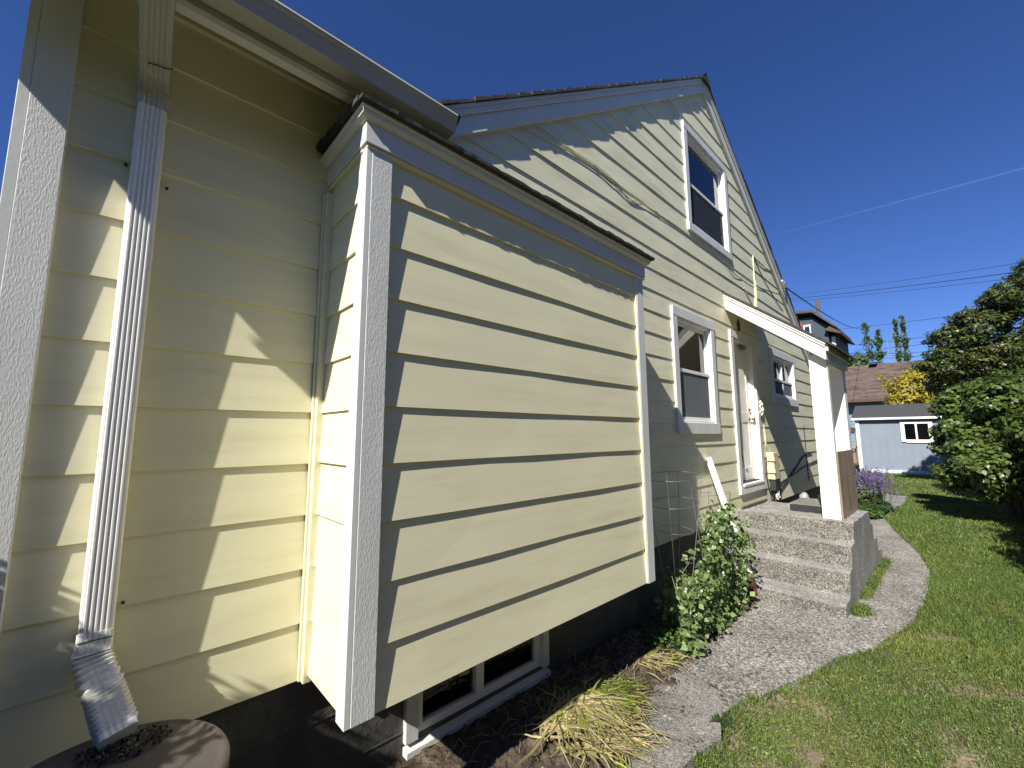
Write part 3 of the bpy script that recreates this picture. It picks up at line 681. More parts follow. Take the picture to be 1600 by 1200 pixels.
MB().box(6.04,7.05,2.035,2.06,-.985,-.955).build('flashing_strip', FOUND, stoop)
mat_o = thing('rubber_block', (6.8,1.5,-1.0), 'low black rubber block step lying on the stoop behind the near porch post', 'mat')
MB().box(6.42,7.05,1.26,1.60,-.995,-.905).build('block', BLACK, mat_o, bevel=.006)
MB().box(6.415,7.055,1.255,1.605,-.903,-.89).build('grey_top', PATHS, mat_o, bevel=.003)
bag = thing('plastic_bag', (7.9,1.6,-1.5), 'crumpled white plastic bag in the dark corner beyond the stoop', 'bag')
P, Nn = ellipsoid_pts([(7.75,1.62,-.93,.10,.10,.15)], 10, 1)
bm = bmesh.new(); bmesh.ops.create_icosphere(bm, subdivisions=4, radius=1)
for v in bm.verts:
    k = 1+.12*math.sin(v.co.x*9+v.co.z*7)+.08*math.sin(v.co.y*17+v.co.z*13)+.05*random.random()
    v.co = Vector((v.co.x*.12*k, v.co.y*.10*k, v.co.z*.17*k))
me = bpy.data.meshes.new('bag_body'); bm.to_mesh(me); bm.free()
bo = link('bag_body', me, mat('thin_white_plastic', (.30,.31,.31), rough=.3, var=.15, vscale=20, bump=.5, bscale=30), bag, smooth=True); bo.location = (7.62-7.9, 1.70-1.6, .50); bo.scale = (.6,.6,.62)
MB().box(7.5,8.0,1.45,1.8,-1.82,-1.06).build('storage_crate', FOUND, None); cr_ = bpy.data.objects['storage_crate']; tag(cr_, 'dark crate against the foundation just beyond the stoop', 'crate')

# ------------------------------------------------------------------ GROUND
def grid(name, x0,x1,y0,y1,nx,ny,zf,m,mask=None):
    X = np.linspace(x0,x1,nx); Y = np.linspace(y0,y1,ny); A,B = np.meshgrid(X,Y,indexing='ij')
    Z = zf(A,B); V = np.stack([A,B,Z],-1).reshape(-1,3)
    i,j = np.meshgrid(np.arange(nx-1),np.arange(ny-1),indexing='ij'); i=i.ravel(); j=j.ravel()
    F = np.stack([i*ny+j,(i+1)*ny+j,(i+1)*ny+j+1,i*ny+j+1],1)
    return nmesh(name, V, F, m, None, smooth=True)
g = MB().add([(-400,-400,G-.02),(600,-400,G-.02),(600,400,G-.02),(-400,400,G-.02)], [(0,1,2,3)]).build('ground', LAWNB); tag(g, kind='structure')
def hn(x, y, s, seed=0):
    return (np.sin(x*s+seed)*np.cos(y*s*1.3+seed*2)+.6*np.sin(x*s*2.3+y*s*1.9+seed)+.4*np.cos(x*s*4.1-y*s*3.7+seed*3)+.25*np.sin(x*s*9+y*s*7.7))/2.2
def bedz(x, y):
    r = np.clip((y-1.5)/.55, 0, 1); far = 1-np.clip((x-3.0)/1.5,0,1)
    return G+.012+(.115*r*r*(3-2*r))*(.35+.65*far)+.012*hn(x,y,14)+.007*hn(x,y,41,2)+.006*rng.normal(0,1,x.shape)
bed = grid('garden_bed', -1.2, 5.3, 1.18, 2.16, 420, 90, bedz, SOIL); tag(bed, kind='structure')

bounce_cut_soil = grid('garden_bed', -4.0, 1.9, -1.2, 1.175, 120, 60, lambda x,y: G+.004+.012*hn(x,y,9)+.012, SOIL); tag(bounce_cut_soil, kind='structure')  # unseen dark soil sheet added to lower bounce onto the near wall
LP = [(2.0,1.22),(2.64,1.58),(2.86,1.66),(3.15,1.68),(3.45,1.65),(3.82,1.63),(4.23,1.61),(4.61,1.63),(5.30,1.62)]
RP = [(1.2,1.35),(1.9,1.22),(2.45,1.17),(2.71,1.12),(2.95,1.20),(3.19,1.18),(3.36,1.08),(3.56,1.02),(3.89,.92),(4.29,.84),(4.71,.65),(4.99,.60),(5.65,.47),(6.62,.42),(7.84,.44),(8.79,.58),(10.37,.96),(11.79,1.24),(13.03,1.25),(14.8,1.13),(16.46,1.20)]
# path slabs
def slab(name, pts, z, m, n=None):
    q = []
    for i in range(len(pts)):
        a = pts[i]; b = pts[(i+1)%len(pts)]; L_ = math.hypot(b[0]-a[0], b[1]-a[1]); k = max(1, int(L_/.06))
        for j in range(k):
            t = j/k; jj = .004
            q.append((a[0]+(b[0]-a[0])*t+random.uniform(-jj,jj), a[1]+(b[1]-a[1])*t+random.uniform(-jj,jj)))
    n = len(q)
    vs = [(x,y,z) for x,y in q]+[(x,y,z-.08) for x,y in q]
    fs = [tuple(range(n))]+[(i,i+n,(i+1)%n+n,(i+1)%n) for i in range(n)]
    o = MB().add(vs, fs).build(name, m); tag(o, kind='structure'); return o
slab('path', [(0.2,1.30),(1.2,1.32),(1.9,1.20),(2.45,1.17),(2.71,1.12),(2.95,1.20),(3.13,1.17),(3.30,1.66),(3.15,1.68),(2.86,1.66),(2.64,1.58),(2.35,1.45),(2.0,1.34),(1.6,1.48),(.8,1.55),(.2,1.55)], G+.022, PATHS)
slab('path', [(3.15,1.165),(3.36,1.08),(3.56,1.02),(3.89,.92),(4.29,.84),(4.71,.65),(4.99,.60),(5.42,.51),(5.30,.9),(5.26,1.62),(4.61,1.63),(4.23,1.61),(3.82,1.63),(3.45,1.65),(3.32,1.66)], G+.026, PATHM)
slab('path', [(5.44,.505),(5.65,.47),(6.2,.425),(6.62,.42),(6.62,.95),(5.32,.95)], G+.024, PATHM)
slab('path', [(6.64,.42),(7.2,.42),(7.84,.44),(8.6,.56),(8.5,1.15),(6.64,1.0)], G+.020, PATHM)
slab('path', [(8.63,.56),(8.79,.58),(10.37,.96),(11.79,1.24),(13.03,1.25),(14.8,1.13),(16.46,1.20),(16.6,1.75),(13.5,1.42),(12.5,1.95),(8.53,1.95)], G+.016, PATHM)

# lawn: base sheet + blades
def inpoly(px, py, poly):
    c = np.zeros(px.shape, bool); n = len(poly)
    for i in range(n):
        x0,y0 = poly[i]; x1,y1 = poly[i-1]
        m_ = ((y0 > py) != (y1 > py)) & (px < (x1-x0)*(py-y0)/(y1-y0+1e-12)+x0); c ^= m_
    return c
RPs = [(x, y-.02) for x, y in RP]
poly = [(1.0,1.2)]+RPs[2:]+[(17.5,1.9),(25,3.4),(34,4),(34,-3.5),(1.0,-3.5)]
lb = MB().add([(x,y,G+.004) for x,y in poly], [tuple(range(len(poly)))]).build('lawn', DIRT); tag(lb, kind='structure')
def patch(x, y): return hn(x, y, 1.9, 1.3)+.5*hn(x,y,5.5,.4)
def blades(n, xr, yr, h, w, zoff=.006, cond=None):
    x = rng.uniform(*xr, n); y = rng.uniform(*yr, n)
    k = inpoly(x, y, poly)
    if cond is not None: k &= cond(x, y)
    # visible wedge only
    k &= (y > -.13*x-.35)
    x, y = x[k], y[k]; n = len(x)
    hh = h*(.5+rng.random(n))*(1+.35*hn(x,y,3.1,2)); a = rng.random(n)*2*math.pi
    lean = hh*rng.normal(0,.55,n); la = rng.random(n)*2*math.pi
    dx, dy = np.cos(a)*w/2, np.sin(a)*w/2
    ww = .6+.8*rng.random(n)
    z = np.full(n, G+zoff)
    b0 = np.stack([x-dx*ww,y-dy*ww,z],1); b1 = np.stack([x+dx*ww,y+dy*ww,z],1)
    mx, my = x+np.cos(la)*lean*.35, y+np.sin(la)*lean*.35
    m0 = np.stack([mx-dx*ww*.8,my-dy*ww*.8,z+hh*.6],1); m1 = np.stack([mx+dx*ww*.8,my+dy*ww*.8,z+hh*.6],1)
    tp = np.stack([x+np.cos(la)*lean,y+np.sin(la)*lean,z+hh*.95],1)
    V = np.stack([b0,b1,m1,m0,tp],1).reshape(-1,3); i = np.arange(n)*5
    F = np.concatenate([np.stack([i,i+1,i+2,i+3],1), np.stack([i+3,i+2,i+4,i+4],1)])
    return V, F[:n], F[n:][:, :3]
def merge_tri(lst):
    Vs = []; Fs = []; o = 0
    for V, Q, T in lst:
        Vs.append(V); Fs.append(np.concatenate([Q[:,[0,1,2]],Q[:,[0,2,3]],T])+o); o += len(V)
    return np.concatenate(Vs), np.concatenate(Fs)
SPOTS = [(2.50,.88,.20,.10),(2.62,.62,.22,.10),(2.95,.72,.14,.08),(3.35,1.02,.12,.07),(3.5,.14,.24,.09),(2.75,1.07,.10,.05)]
def bare(x, y):
    b = np.zeros(x.shape)
    for cx, cy, rx, ry in SPOTS: b = np.maximum(b, np.exp(-((x-cx)/rx)**2-((y-cy)/ry)**2))
    return b
dense = lambda x, y: (patch(x,y) < .25+.10*(x-2.0)+rng.normal(0,.30,x.shape)) & (rng.random(x.shape) > 1.0*bare(x,y))
V, F = merge_tri([blades(110000,(2.0,5.2),(-.9,1.3),.026,.0044,cond=dense), blades(120000,(4.8,9),(-1.5,.8),.045,.0065,cond=lambda x,y:(patch(x,y)<.75+rng.normal(0,.2,x.shape))),
                  blades(70000,(8.8,17),(-2,1.4),.055,.011), blades(40000,(16,27),(-3,3.3),.06,.022)])
gr = nmesh('grass', V, F, GRASSM); tag(gr, kind='stuff')
# clover leaves in the near lawn
n = 42000; x = rng.uniform(2.1,6.5,n); y = rng.uniform(-.9,1.25,n); k = inpoly(x,y,poly)&(patch(x,y) < .5+rng.normal(0,.25,n))&(hn(x,y,2.7,5)>-.25)&(y > -.13*x-.3)&(rng.random(n) > 1.1*bare(x,y)); x,y = x[k],y[k]
P = np.stack([x,y,G+.012+.02*rng.random(len(x))],1); Nn = np.tile([[0,0,1.]],(len(P),1))
V, F = leaves(P, Nn, .0115, .9, .15, .45); cl = nmesh('clover', V, F, leafm('clover_leaf', (.20,.25,.08))); tag(cl, kind='stuff')
# grass tufts along the stoop and edges
def tuftcloud(centres, per, h, w, sp, m, name):
    L_ = []
    for (cx, cy, s_) in centres:
        n = int(per*s_); r = rng.normal(0, sp, (n,2))
        x = cx+r[:,0]; y = cy+r[:,1]; hh = h*s_*(.5+.7*rng.random(n)); la = rng.random(n)*6.28; a = rng.random(n)*6.28; ln = hh*rng.normal(.2,.5,n)
        dx, dy = np.cos(a)*w/2, np.sin(a)*w/2; z = np.full(n, G+.01)
        b0 = np.stack([x-dx,y-dy,z],1); b1 = np.stack([x+dx,y+dy,z],1)
        m0 = np.stack([x+np.cos(la)*ln*.35-dx,y+np.sin(la)*ln*.35-dy,z+hh*.6],1); m1 = m0+np.stack([2*dx,2*dy,0*x],1)
        tp = np.stack([x+np.cos(la)*ln,y+np.sin(la)*ln,z+hh*.9],1)
        V = np.stack([b0,b1,m1,m0,tp],1).reshape(-1,3); i = np.arange(n)*5
        L_.append((V, np.stack([i,i+1,i+2,i+3],1), np.stack([i+3,i+2,i+4],1)))
    V, F = merge_tri(L_); o = nmesh(name, V, F, m); tag(o, kind='stuff'); return o
cs = [(6.0+.09*i, .885, .7+.5*random.random()) for i in range(22)]+[(5.42,.85,1.0),(5.5,.84,1.3),(5.62,.83,1.1),(5.5,.80,.9)]
cs += [(3.15+.002*i,1.45-.09*i,.25) for i in range(4)]
tuftcloud(cs, 260, .075, .006, .028, GRASSM, 'stoop_grass')
eg = []
for a, b in zip(RP[2:-1], RP[3:]):
    L_ = math.hypot(b[0]-a[0], b[1]-a[1])
    for i in range(int(L_/.06)):
        t = i/(L_/.06)
        if random.random() < .8: eg.append((a[0]+(b[0]-a[0])*t, a[1]+(b[1]-a[1])*t-.03, random.uniform(.5,1.1)))
tuftcloud(eg, 42, .05, .005, .022, GRASSM, 'edge_grass')

# weeds along bed
def lowplants(name, n, xr, yr, zr, size, m, lab=None):
    x = rng.uniform(*xr,n); y = rng.uniform(*yr,n); k = hn(x,y,6,3) > -.15; x,y = x[k],y[k]
    z = rng.uniform(*zr,len(x)); P = np.stack([x,y,z],1); Nn = np.tile([[0,-.2,1.]],(len(P),1))
    V, F = leaves(P, Nn, size, .6, .2, .5); o = nmesh(name, V, F, m); tag(o, kind='stuff'); return o
lowplants('weeds', 3200, (3.25,4.65), (1.64,1.95), (G+.03,G+.16), .035, LLOW)
# pebbles & litter on the soil
n = 500; bm = bmesh.new()
for i in range(n):
    x = random.uniform(1.2,5.2); y = random.uniform(1.25,2.1) if x < 3 else random.uniform(1.6,1.95); s_ = random.uniform(.003,.010)
    if x < 2.6 and y < 1.35: continue
    r_ = bmesh.ops.create_icosphere(bm, subdivisions=1, radius=s_)
    sx, sy, sz = random.uniform(.7,1.5), random.uniform(.7,1.3), random.uniform(.4,.8)
    z = float(G+.018+.115*max(0,min(1,(y-1.5)/.55))**2*.8)
    for v in r_['verts']: v.co = Vector((v.co.x*sx+x, v.co.y*sy+y, v.co.z*sz+z+.004))
me = bpy.data.meshes.new('pebbles'); bm.to_mesh(me); bm.free()
pb = link('pebbles', me, mat('pebble', (.28,.26,.23), island=.5, bump=0)); tag(pb, kind='stuff')

# flopped grass clump (strap leaves)
def strapclump(name, spots, m, lab, cat, w=.0075):
    Vs=[];Fs=[];o=0
    for (cx,cy,cnt,L0,az,spread,zb) in spots:
        for i in range(cnt):
            a = az+random.gauss(0,spread)+(random.uniform(-2.5,2.5) if random.random() < .3 else 0); L_ = L0*random.uniform(.35,1.15); x = cx+random.gauss(0,.085 if L0 > .15 else .01); y = cy+random.gauss(0,.05 if L0 > .15 else .01)
            up_ = random.choice([random.uniform(.0,.10),random.uniform(.0,.22)])*L_; n = 7; d = Vector((math.cos(a),math.sin(a),0)); s_ = Vector((-d.y,d.x,0)); cv = random.gauss(0,.5)
            for j in range(n+1):
                t = j/n; p = Vector((x,y,zb))+d*L_*t+s_*cv*L_*t*t*.5; p.z += max(.004, up_*4*t*(1-t)*.45+.01+random.uniform(0,.01))
                ww = w*(1-.85*t)*random.uniform(.8,1.1); tw = Vector((0,0,ww*.5*math.sin(i+j*.5)))
                Vs += [p-s_*ww-tw, p+s_*ww+tw]
            Fs += [(o+2*j,o+2*j+2,o+2*j+3,o+2*j+1) for j in range(n)]; o += 2*(n+1)
    return np.array([tuple(v) for v in Vs]), np.array(Fs)
ZB = G+.07
clump = thing('flopped_grass_clump', (2.4,1.65,ZB), 'big clump of bent yellowing strap grass lying beside the path', 'grass clump')
V, F = strapclump('a', [(2.26,1.80,230,.36,-1.65,.7,ZB+.03),(2.46,1.76,170,.30,-2.0,.75,ZB+.01),(2.04,1.78,130,.32,-.9,.7,ZB+.03),(2.12,1.62,150,.30,-.6,.9,ZB-.03),(2.30,1.58,120,.28,-1.5,.8,ZB-.05),(2.55,1.72,90,.22,-1.4,1.2,ZB-.01)], STRAW, '', '')
nmesh('straw_leaf', V, F, STRAW, clump)
V, F = strapclump('b', [(2.46,1.78,60,.28,-1.8,.6,ZB+.03),(2.15,1.80,26,.36,-1.2,.7,ZB+.03),(2.50,1.72,40,.22,-1.6,.9,ZB+.02)], STRAW, '', '')
nmesh('green_leaf', V, F, leafm('strap_leaf', (.17,.22,.05)), clump)
clump2 = thing('flopped_grass_clump', (3.15,1.72,ZB-.04), 'small tuft of pale bent grass beside the pea plant', 'grass clump')
V, F = strapclump('c', [(3.12,1.82,90,.20,-1.9,.6,ZB),(3.25,1.76,60,.17,-1.6,.7,ZB-.03)], STRAW, '', '', w=.006)
nmesh('straw_leaf', V, F, STRAW, clump2)
weed = thing('dandelion_weed', (2.86,1.16,G), 'dark dandelion weed growing at the near edge of the path', 'weed')
V, F = strapclump('d', [(2.86,1.17,26,.075,0,3.0,G+.02)], LLOW, '', '', w=.010)
nmesh('leaf', V, F, leafm('weed_leaf', (.05,.08,.03)), weed)
# dead twigs in the bed
mb = MB()
for i in range(150):
    x = random.uniform(1.3,3.4); y = random.uniform(1.75,2.1); z = bedz(np.array([x]),np.array([y]))[0]; a = random.uniform(0,6.28); L_ = random.uniform(.06,.2)
    mb.tube([(x,y,z),(x+math.cos(a)*L_*.5,y+math.sin(a)*L_*.3,z+.02+random.random()*.03),(x+math.cos(a)*L_,y+math.sin(a)*L_*.5,z+.005)], .0015, 4)
tag(mb.build('dead_twigs', STRAW), kind='stuff')
sprig = thing('small_weed', (.93,1.95,G+.1), 'small pale weed sprig at the foot of the foundation', 'weed')
V, F = strapclump('e', [(.93,1.97,22,.07,0,3.0,G+.12)], LLOW, '', '', w=.006)
nmesh('leaf', V, F, leafm('sprig_leaf', (.20,.22,.12)), sprig)

# ------------------------------------------------------------------ rain barrel
rb = thing('rain_barrel', (.07,1.66,G), 'brown round rain barrel under the downspout elbow', 'barrel')
MB().lathe([(.24,G+.02),(.268,-1.5),(.275,-1.25),(.27,-1.0)], .035, 1.68, 48).build('barrel_body', BARREL, rb, smooth=True)
MB().lathe([(.278,-1.035),(.296,-1.03),(.298,-.965),(.292,-.953),(.279,-.949),(.270,-.953),(.262,-.951),(.1,-.949)], .035, 1.68, 64).build('lid', LID, rb, smooth=True)
n = 500; a = rng.random(n)*6.28; r = rng.random(n)**.5*.10
P = np.stack([.09+r*np.cos(a)*1.1, 1.84+r*np.sin(a)*.7, -.946+.012*rng.random(n)],1)
V, F = leaves(P, np.tile([[0,0,1.]],(n,1)), .012, .7, .2, .8); nmesh('leaf_litter', V, F, mat('rotten_litter', (.03,.026,.02), island=.5, bump=0), rb)
hose = thing('concrete_stone', (.55,1.5,G), 'pale rounded stone edge beside the rain barrel', 'stone')
bm = bmesh.new(); bmesh.ops.create_icosphere(bm, subdivisions=3, radius=1)
for v in bm.verts: v.co = Vector((v.co.x*.16, v.co.y*.14, v.co.z*.20))*(1+.04*math.sin(v.co.x*6+v.co.y*5))
me = bpy.data.meshes.new('stone_body'); bm.to_mesh(me); bm.free(); so = link('stone_body', me, PATHS, hose, smooth=True); so.location = (-.10,.15,.42)

# ------------------------------------------------------------------ pea plant, cages, leaning pipe
def cage(x, y, lab):
    t = thing('tomato_cage', (x,y,G), lab, 'plant cage', 'wire cages round the pea plant')
    for z, r in ((-.86,.19),(-.62,.26),(-.385,.32)) if x < 3.9 else ((-1.25,.14),(-.95,.19),(-.62,.24)):
        n = 30; ph = random.random()*6
        MB().tube([(x+r*math.cos(6.283*k/n)*1.05, y+r*math.sin(6.283*k/n)*.72, z+.018*math.sin(6.283*k/n+ph)) for k in range(n)], .0028, 5, closed=True).build('wire_ring', STEEL, t)
    for k in range(4):
        a = 1.571*k+.4; top = -.36 if x < 3.9 else -.58; r1 = .325 if x < 3.9 else .245
        MB().tube([(x+.05*math.cos(a),y+.05*math.sin(a),G+.02),(x+r1*math.cos(a),y+r1*.72*math.sin(a),top+random.uniform(0,.03))], .0030, 5).build('wire_leg', STEEL, t)
    return t
cage(3.74, 1.84, 'thin wire plant cage nearest the bay, rings showing above the pea leaves')
cage(4.55, 1.84, 'wire plant cage in front of the leaning white pipe')
pea = thing('pea_plant', (4.2,1.76,G), 'bushy green pea plant with white flowers climbing wire beside the stoop', 'plant')
P_all=[];N_all=[];st=MB();PF=[]
for i in range(30):
    bx = random.uniform(3.5,4.62); by = 1.72+random.gauss(0,.07)
    top = -1.06+.30*math.exp(-((bx-4.35)/.42)**2)+random.uniform(-.12,.05)
    if bx < 3.75: top -= .18
    if bx > 4.5: top = -.98+random.uniform(-.12,.05)
    pts = []; n = 12; dx = random.gauss(.04,.10)+(.22 if bx > 4.3 else 0); z0 = G+.02
    for j in range(n+1):
        t = j/n; pts.append((bx+dx*t+.02*math.sin(j*1.3+i), by+.03*math.sin(j+i)-.03*t, z0+(top-z0)*t))
    st.tube(pts, .0028, 4)
    for j in range(1, n+1):
        p = np.array(pts[j]); q = random.choice([3,7,12,16])
        c = p+rng.normal(0,.012,3)+rng.normal(0,.03,(q,3)); P_all.append(c); nn = rng.normal(0,1,(q,3)); nn[:,2] = np.abs(nn[:,2])*.9+.2; nn[:,1] -= .5; N_all.append(nn/np.linalg.norm(nn,axis=1)[:,None])
        if random.random() < .16 and j > 5: PF.append(p+rng.normal(0,.04,3)+np.array([0,-.04,0]))
V, F = leaves(np.concatenate(P_all), np.concatenate(N_all), .052, .8, .2, .3)
nmesh('foliage', V, F, LPEA, pea); st.build('stem', LPEA, pea)
for pf in PF:
    PP = np.repeat(np.array([pf]), 5, 0)+rng.normal(0,.004,(5,3)); V, F = leaves(PP, rng.normal(0,1,PP.shape), .018, .95, .3, .4); nmesh('flower', V, F, LPET, pea)
MB().tube([(3.62,1.72,-1.62),(3.52,1.74,-1.35),(3.47,1.76,-1.18)], .003, 6).build('dry_stem', BARKL, pea)

lp = thing('leaning_downspout', (5.2,1.66,G), 'loose white downspout length leaning on the wall left of the stoop', 'pipe')
a = Vector((5.235,1.665,G+.05)); b = Vector((5.085,2.035,-.27)); t = (b-a).normalized(); U = Vector((1,0,0)); U = (U-t*U.dot(t)).normalized(); V_ = t.cross(U); V_ = V_ if V_.y > 0 else -V_
MB().sweep(ribbed(.075,.05,.003), [(a+t*(b-a).length*k,U,V_) for k in (.13,.5,1.0)]).build('pipe', WHITE, lp)
MB().sweep(ribbed(.079,.054,.003), [(a+t*k-V_*.002,U,V_) for k in (.0,.10,.195)]).build('pipe_end', mat('red_brown_plastic', (.10,.02,.018), rough=.4), lp)
MB().sweep(ribbed(.080,.055,.001), [(a+t*k-V_*.0025,U,V_) for k in (.33,.43)]).build('tape_band', mat('green_tape', (.02,.22,.12), rough=.4), lp)

# ------------------------------------------------------------------ shed
shed = thing('garden_shed', (26.2,1.5,G), 'blue grey garden shed with white trim and a small white window', 'shed')
SHB = mat('blue_shed_paint', (.20,.235,.30), rough=.7, var=.06, vscale=1.5, bump=.1, bscale=20)
WHB = mat('distant_white_trim', (.78,.78,.76), rough=.6, var=.05)
sy0, sy1 = -1.6, 3.30
mb = MB(); wy0, wy1, wz0, wz1 = .92, 1.66, -.28, .40
for (a_,b_,c_,d_) in ((sy0,wy0,G+.14,.62),(wy1,sy1,G+.14,.62),(wy0,wy1,G+.14,wz0),(wy0,wy1,wz1,.62)): mb.box(25.0,25.06,a_,b_,c_,d_)
mb.box(25.06,27.4,sy1-.06,sy1,G+.14,.62).box(25.06,27.4,sy0,sy0+.06,G+.14,.62).box(27.34,27.4,sy0+.06,sy1-.06,G+.14,.62)
for k in range(18):
    y = sy0+.1+k*.27
    if not (wy0-.02 < y < wy1+.02): pass
wl = mb.build('wall', SHB, shed)
mb = MB()
for k in range(18):
    y = sy0+.1+k*.27
    if wy0-.1 < y < wy1+.1: mb.box(24.995,24.9995,y,y+.012,G+.16,wz0-.12)
    else: mb.box(24.995,24.9995,y,y+.012,G+.16,.60)
mb.build('panel_groove', mat('groove_paint', (.17,.22,.29), rough=.8), shed)
MB().box(24.96,25.0,sy1-.11,sy1+.02,G+.18,.64).build('corner_trim', WHB, shed)
MB().box(24.96,25.0,sy0,sy0+.12,G+.18,.64).build('corner_trim', WHB, shed)
MB().box(24.94,25.0,sy0,sy1,G+.0,G+.18).build('skirt_board', mat('pale_skirt', (.50,.58,.58), rough=.8, var=.1), shed)
rf = MB().prism([(24.82,sy0-.15,.62),(26.35,sy0-.15,1.26),(27.6,sy0-.15,.62),(27.6,sy0-.15,.68),(26.35,sy0-.15,1.33),(24.82,sy0-.15,.69)], (0,sy1-sy0+.28,0)).build('roof', mat('charcoal_shingles', (.05,.052,.058), rough=.9, var=.25, vscale=12, bump=.6, bscale=60), shed)
mb = MB()
for k in range(5): mb.prism([(24.84+.3*k,sy0-.15,.692+.125*k),(24.86+.3*k,sy0-.15,.712+.125*k),(25.12+.3*k,sy0-.15,.812+.125*k)], (0,sy1-sy0+.28,0))
mb.build('shingle_course', bpy.data.materials['charcoal_shingles'], rf)
MB().box(24.78,24.815,sy0-.15,sy1+.13,.60,.69).build('eave_board', WHB, rf)
wn_ = MB().box(24.94,25.0,wy1,wy1+.13,wz0-.1,wz1+.1).box(24.94,25.0,wy0-.13,wy0,wz0-.1,wz1+.1).box(24.94,25.0,wy0,wy1,wz1,wz1+.1).box(24.94,25.0,wy0,wy1,wz0-.13,wz0).box(24.95,25.0,1.27,1.33,wz0,wz1).build('window', WHB, shed)
MB().box(25.02,25.03,wy0,wy1,wz0,wz1).build('pane', GLASS, wn_)
MB().box(25.3,25.34,wy0-.3,wy1+.3,wz0-.3,wz1+.3).build('dark_room', DARK, wn_)
mb = MB().lathe([(.12,-.28),(.14,-.22),(.10,-.14)], 25.18, 1.08, 14); mb.build('red_pot', mat('red_plastic', (.5,.03,.03), rough=.4), wn_)
MB().lathe([(.12,-.28),(.13,-.24),(.08,-.19)], 25.18, 1.52, 14).build('tan_pot', mat('tan_clay', (.3,.2,.15), rough=.7), wn_)

# brown roofed blue house behind the shed
bh = thing('blue_house', (40,4,G), 'blue sided house with a wide brown shingle roof behind the shed', 'house')
BSH = mat('brown_shingles', (.115,.083,.07), rough=.9, var=.3, vscale=2.5, bump=.8, bscale=14, stretch=(1,.22,1), col2=(.045,.032,.028), c2scale=7, c2lo=.48, c2hi=.6)
BLS = mat('blue_lap_siding', (.16,.25,.33), rough=.7, var=.06, bump=0)
siding(lambda z: -4.0, lambda z: 12.0, 38.6, G, 2.3, .24, th=.03, axis='y').build('wall', BLS, bh)
rfo = MB().prism([(37.7,-4.5,2.20),(41.6,-4.5,5.02),(45.6,-4.5,2.20),(45.6,-4.5,2.38),(41.6,-4.5,5.20),(37.7,-4.5,2.36)], (0,17,0)).build('roof', BSH, bh)
MB().box(37.62,37.69,-4.5,12.5,2.16,2.38).build('fascia', mat('dark_red_fascia', (.09,.05,.045), rough=.7), rfo)
MB().box(41.0,41.7,3.85,4.3,5.15,5.32).build('roof_vent', WIRE, rfo)
MB().box(38.50,38.56,4.2,12,.05,.40).build('window_band', DARK, bh)
rh = thing('red_building', (52,6.5,G), 'small dark red building just above the brown roof ridge', 'building')
MB().box(50,54,5.4,7.5,G,6.45).build('wall', mat('dark_red_wall', (.17,.04,.035), rough=.8), rh)
MB().prism([(49.7,5.2,6.45),(49.7,7.7,6.45),(49.7,7.2,6.9),(49.7,5.7,6.9)], (4.6,0,0)).build('roof', mat('red_roof', (.15,.035,.03), rough=.8), rh)
MB().box(49.95,49.99,6.0,6.5,6.0,6.3).build('window', WHB, rh)
MB().box(49.95,49.99,6.8,7.2,6.0,6.3).build('window', WHB, rh)
# stair rail beside the shed
sr = thing('wooden_stair', (33,4.6,G), 'grey wooden stair with a handrail left of the shed', 'stair')
WD = mat('grey_wood', (.22,.16,.12), rough=.85, var=.2)
MB().box(32,32.1,4.60,4.75,G,.45).box(32,32.1,4.25,4.33,G,.1).build('post', WD, sr)
MB().prism([(32.0,4.9,-.2),(32.0,4.1,-.95),(32.0,4.1,-1.08),(32.0,4.9,-.33)], (.08,0,0)).build('handrail', mat('tan_wood', (.33,.22,.14), rough=.8), sr)
MB().box(32.2,32.9,4.1,5.0,G,-1.15).box(32.6,33.3,4.1,5.0,G,-.95).build('tread', WD, sr)
MB().box(31.9,31.99,4.48,4.9,.10,.25).build('red_sign', mat('red_board', (.5,.08,.06), rough=.6), sr)

# dark house with hip roof
dh = thing('dark_blue_house', (54,10,G), 'tall dark blue house with brown roof rising behind the porch roof', 'house')
DBL = mat('dark_blue_siding', (.045,.065,.085), rough=.8, var=.15, vscale=4, bump=.3, bscale=8, stretch=(1,4,.4))
DRF = mat('dark_brown_roof', (.09,.065,.055), rough=.9, var=.2)
MB().prism([(50,8.0,G),(50,14,G),(50,14,12.0),(50,9.2,11.6),(50,8.0,10.4)], (8,0,0)).build('wall', DBL, dh)
MB().box(50.5,57,7.5,8.05,G,9.6).build('wing_wall', DBL, dh)
rr_ = MB().prism([(49.3,9.0,12.20),(49.3,7.35,10.35),(49.3,7.35,10.15),(49.3,9.05,11.95),(49.3,14,12.45),(49.3,14,12.75)], (9,0,0)).build('roof', DRF, dh)
MB().prism([(49.4,7.75,10.30),(49.4,6.95,9.60),(49.4,6.95,9.45),(49.4,8.2,10.0)], (8,0,0)).build('wing_roof', DRF, dh)
MB().box(49.9,49.96,9.35,9.95,9.2,10.9).build('window', WHB, dh); MB().box(49.85,49.89,9.45,9.85,9.4,10.7).build('pane', GLASS, dh)
MB().box(50.42,50.48,7.55,7.85,8.4,9.4).build('window', WHB, dh)
MB().box(49.9,49.96,10.0,10.35,8.8,11.2).build('red_post', mat('brick_red', (.22,.07,.05), rough=.8), dh)

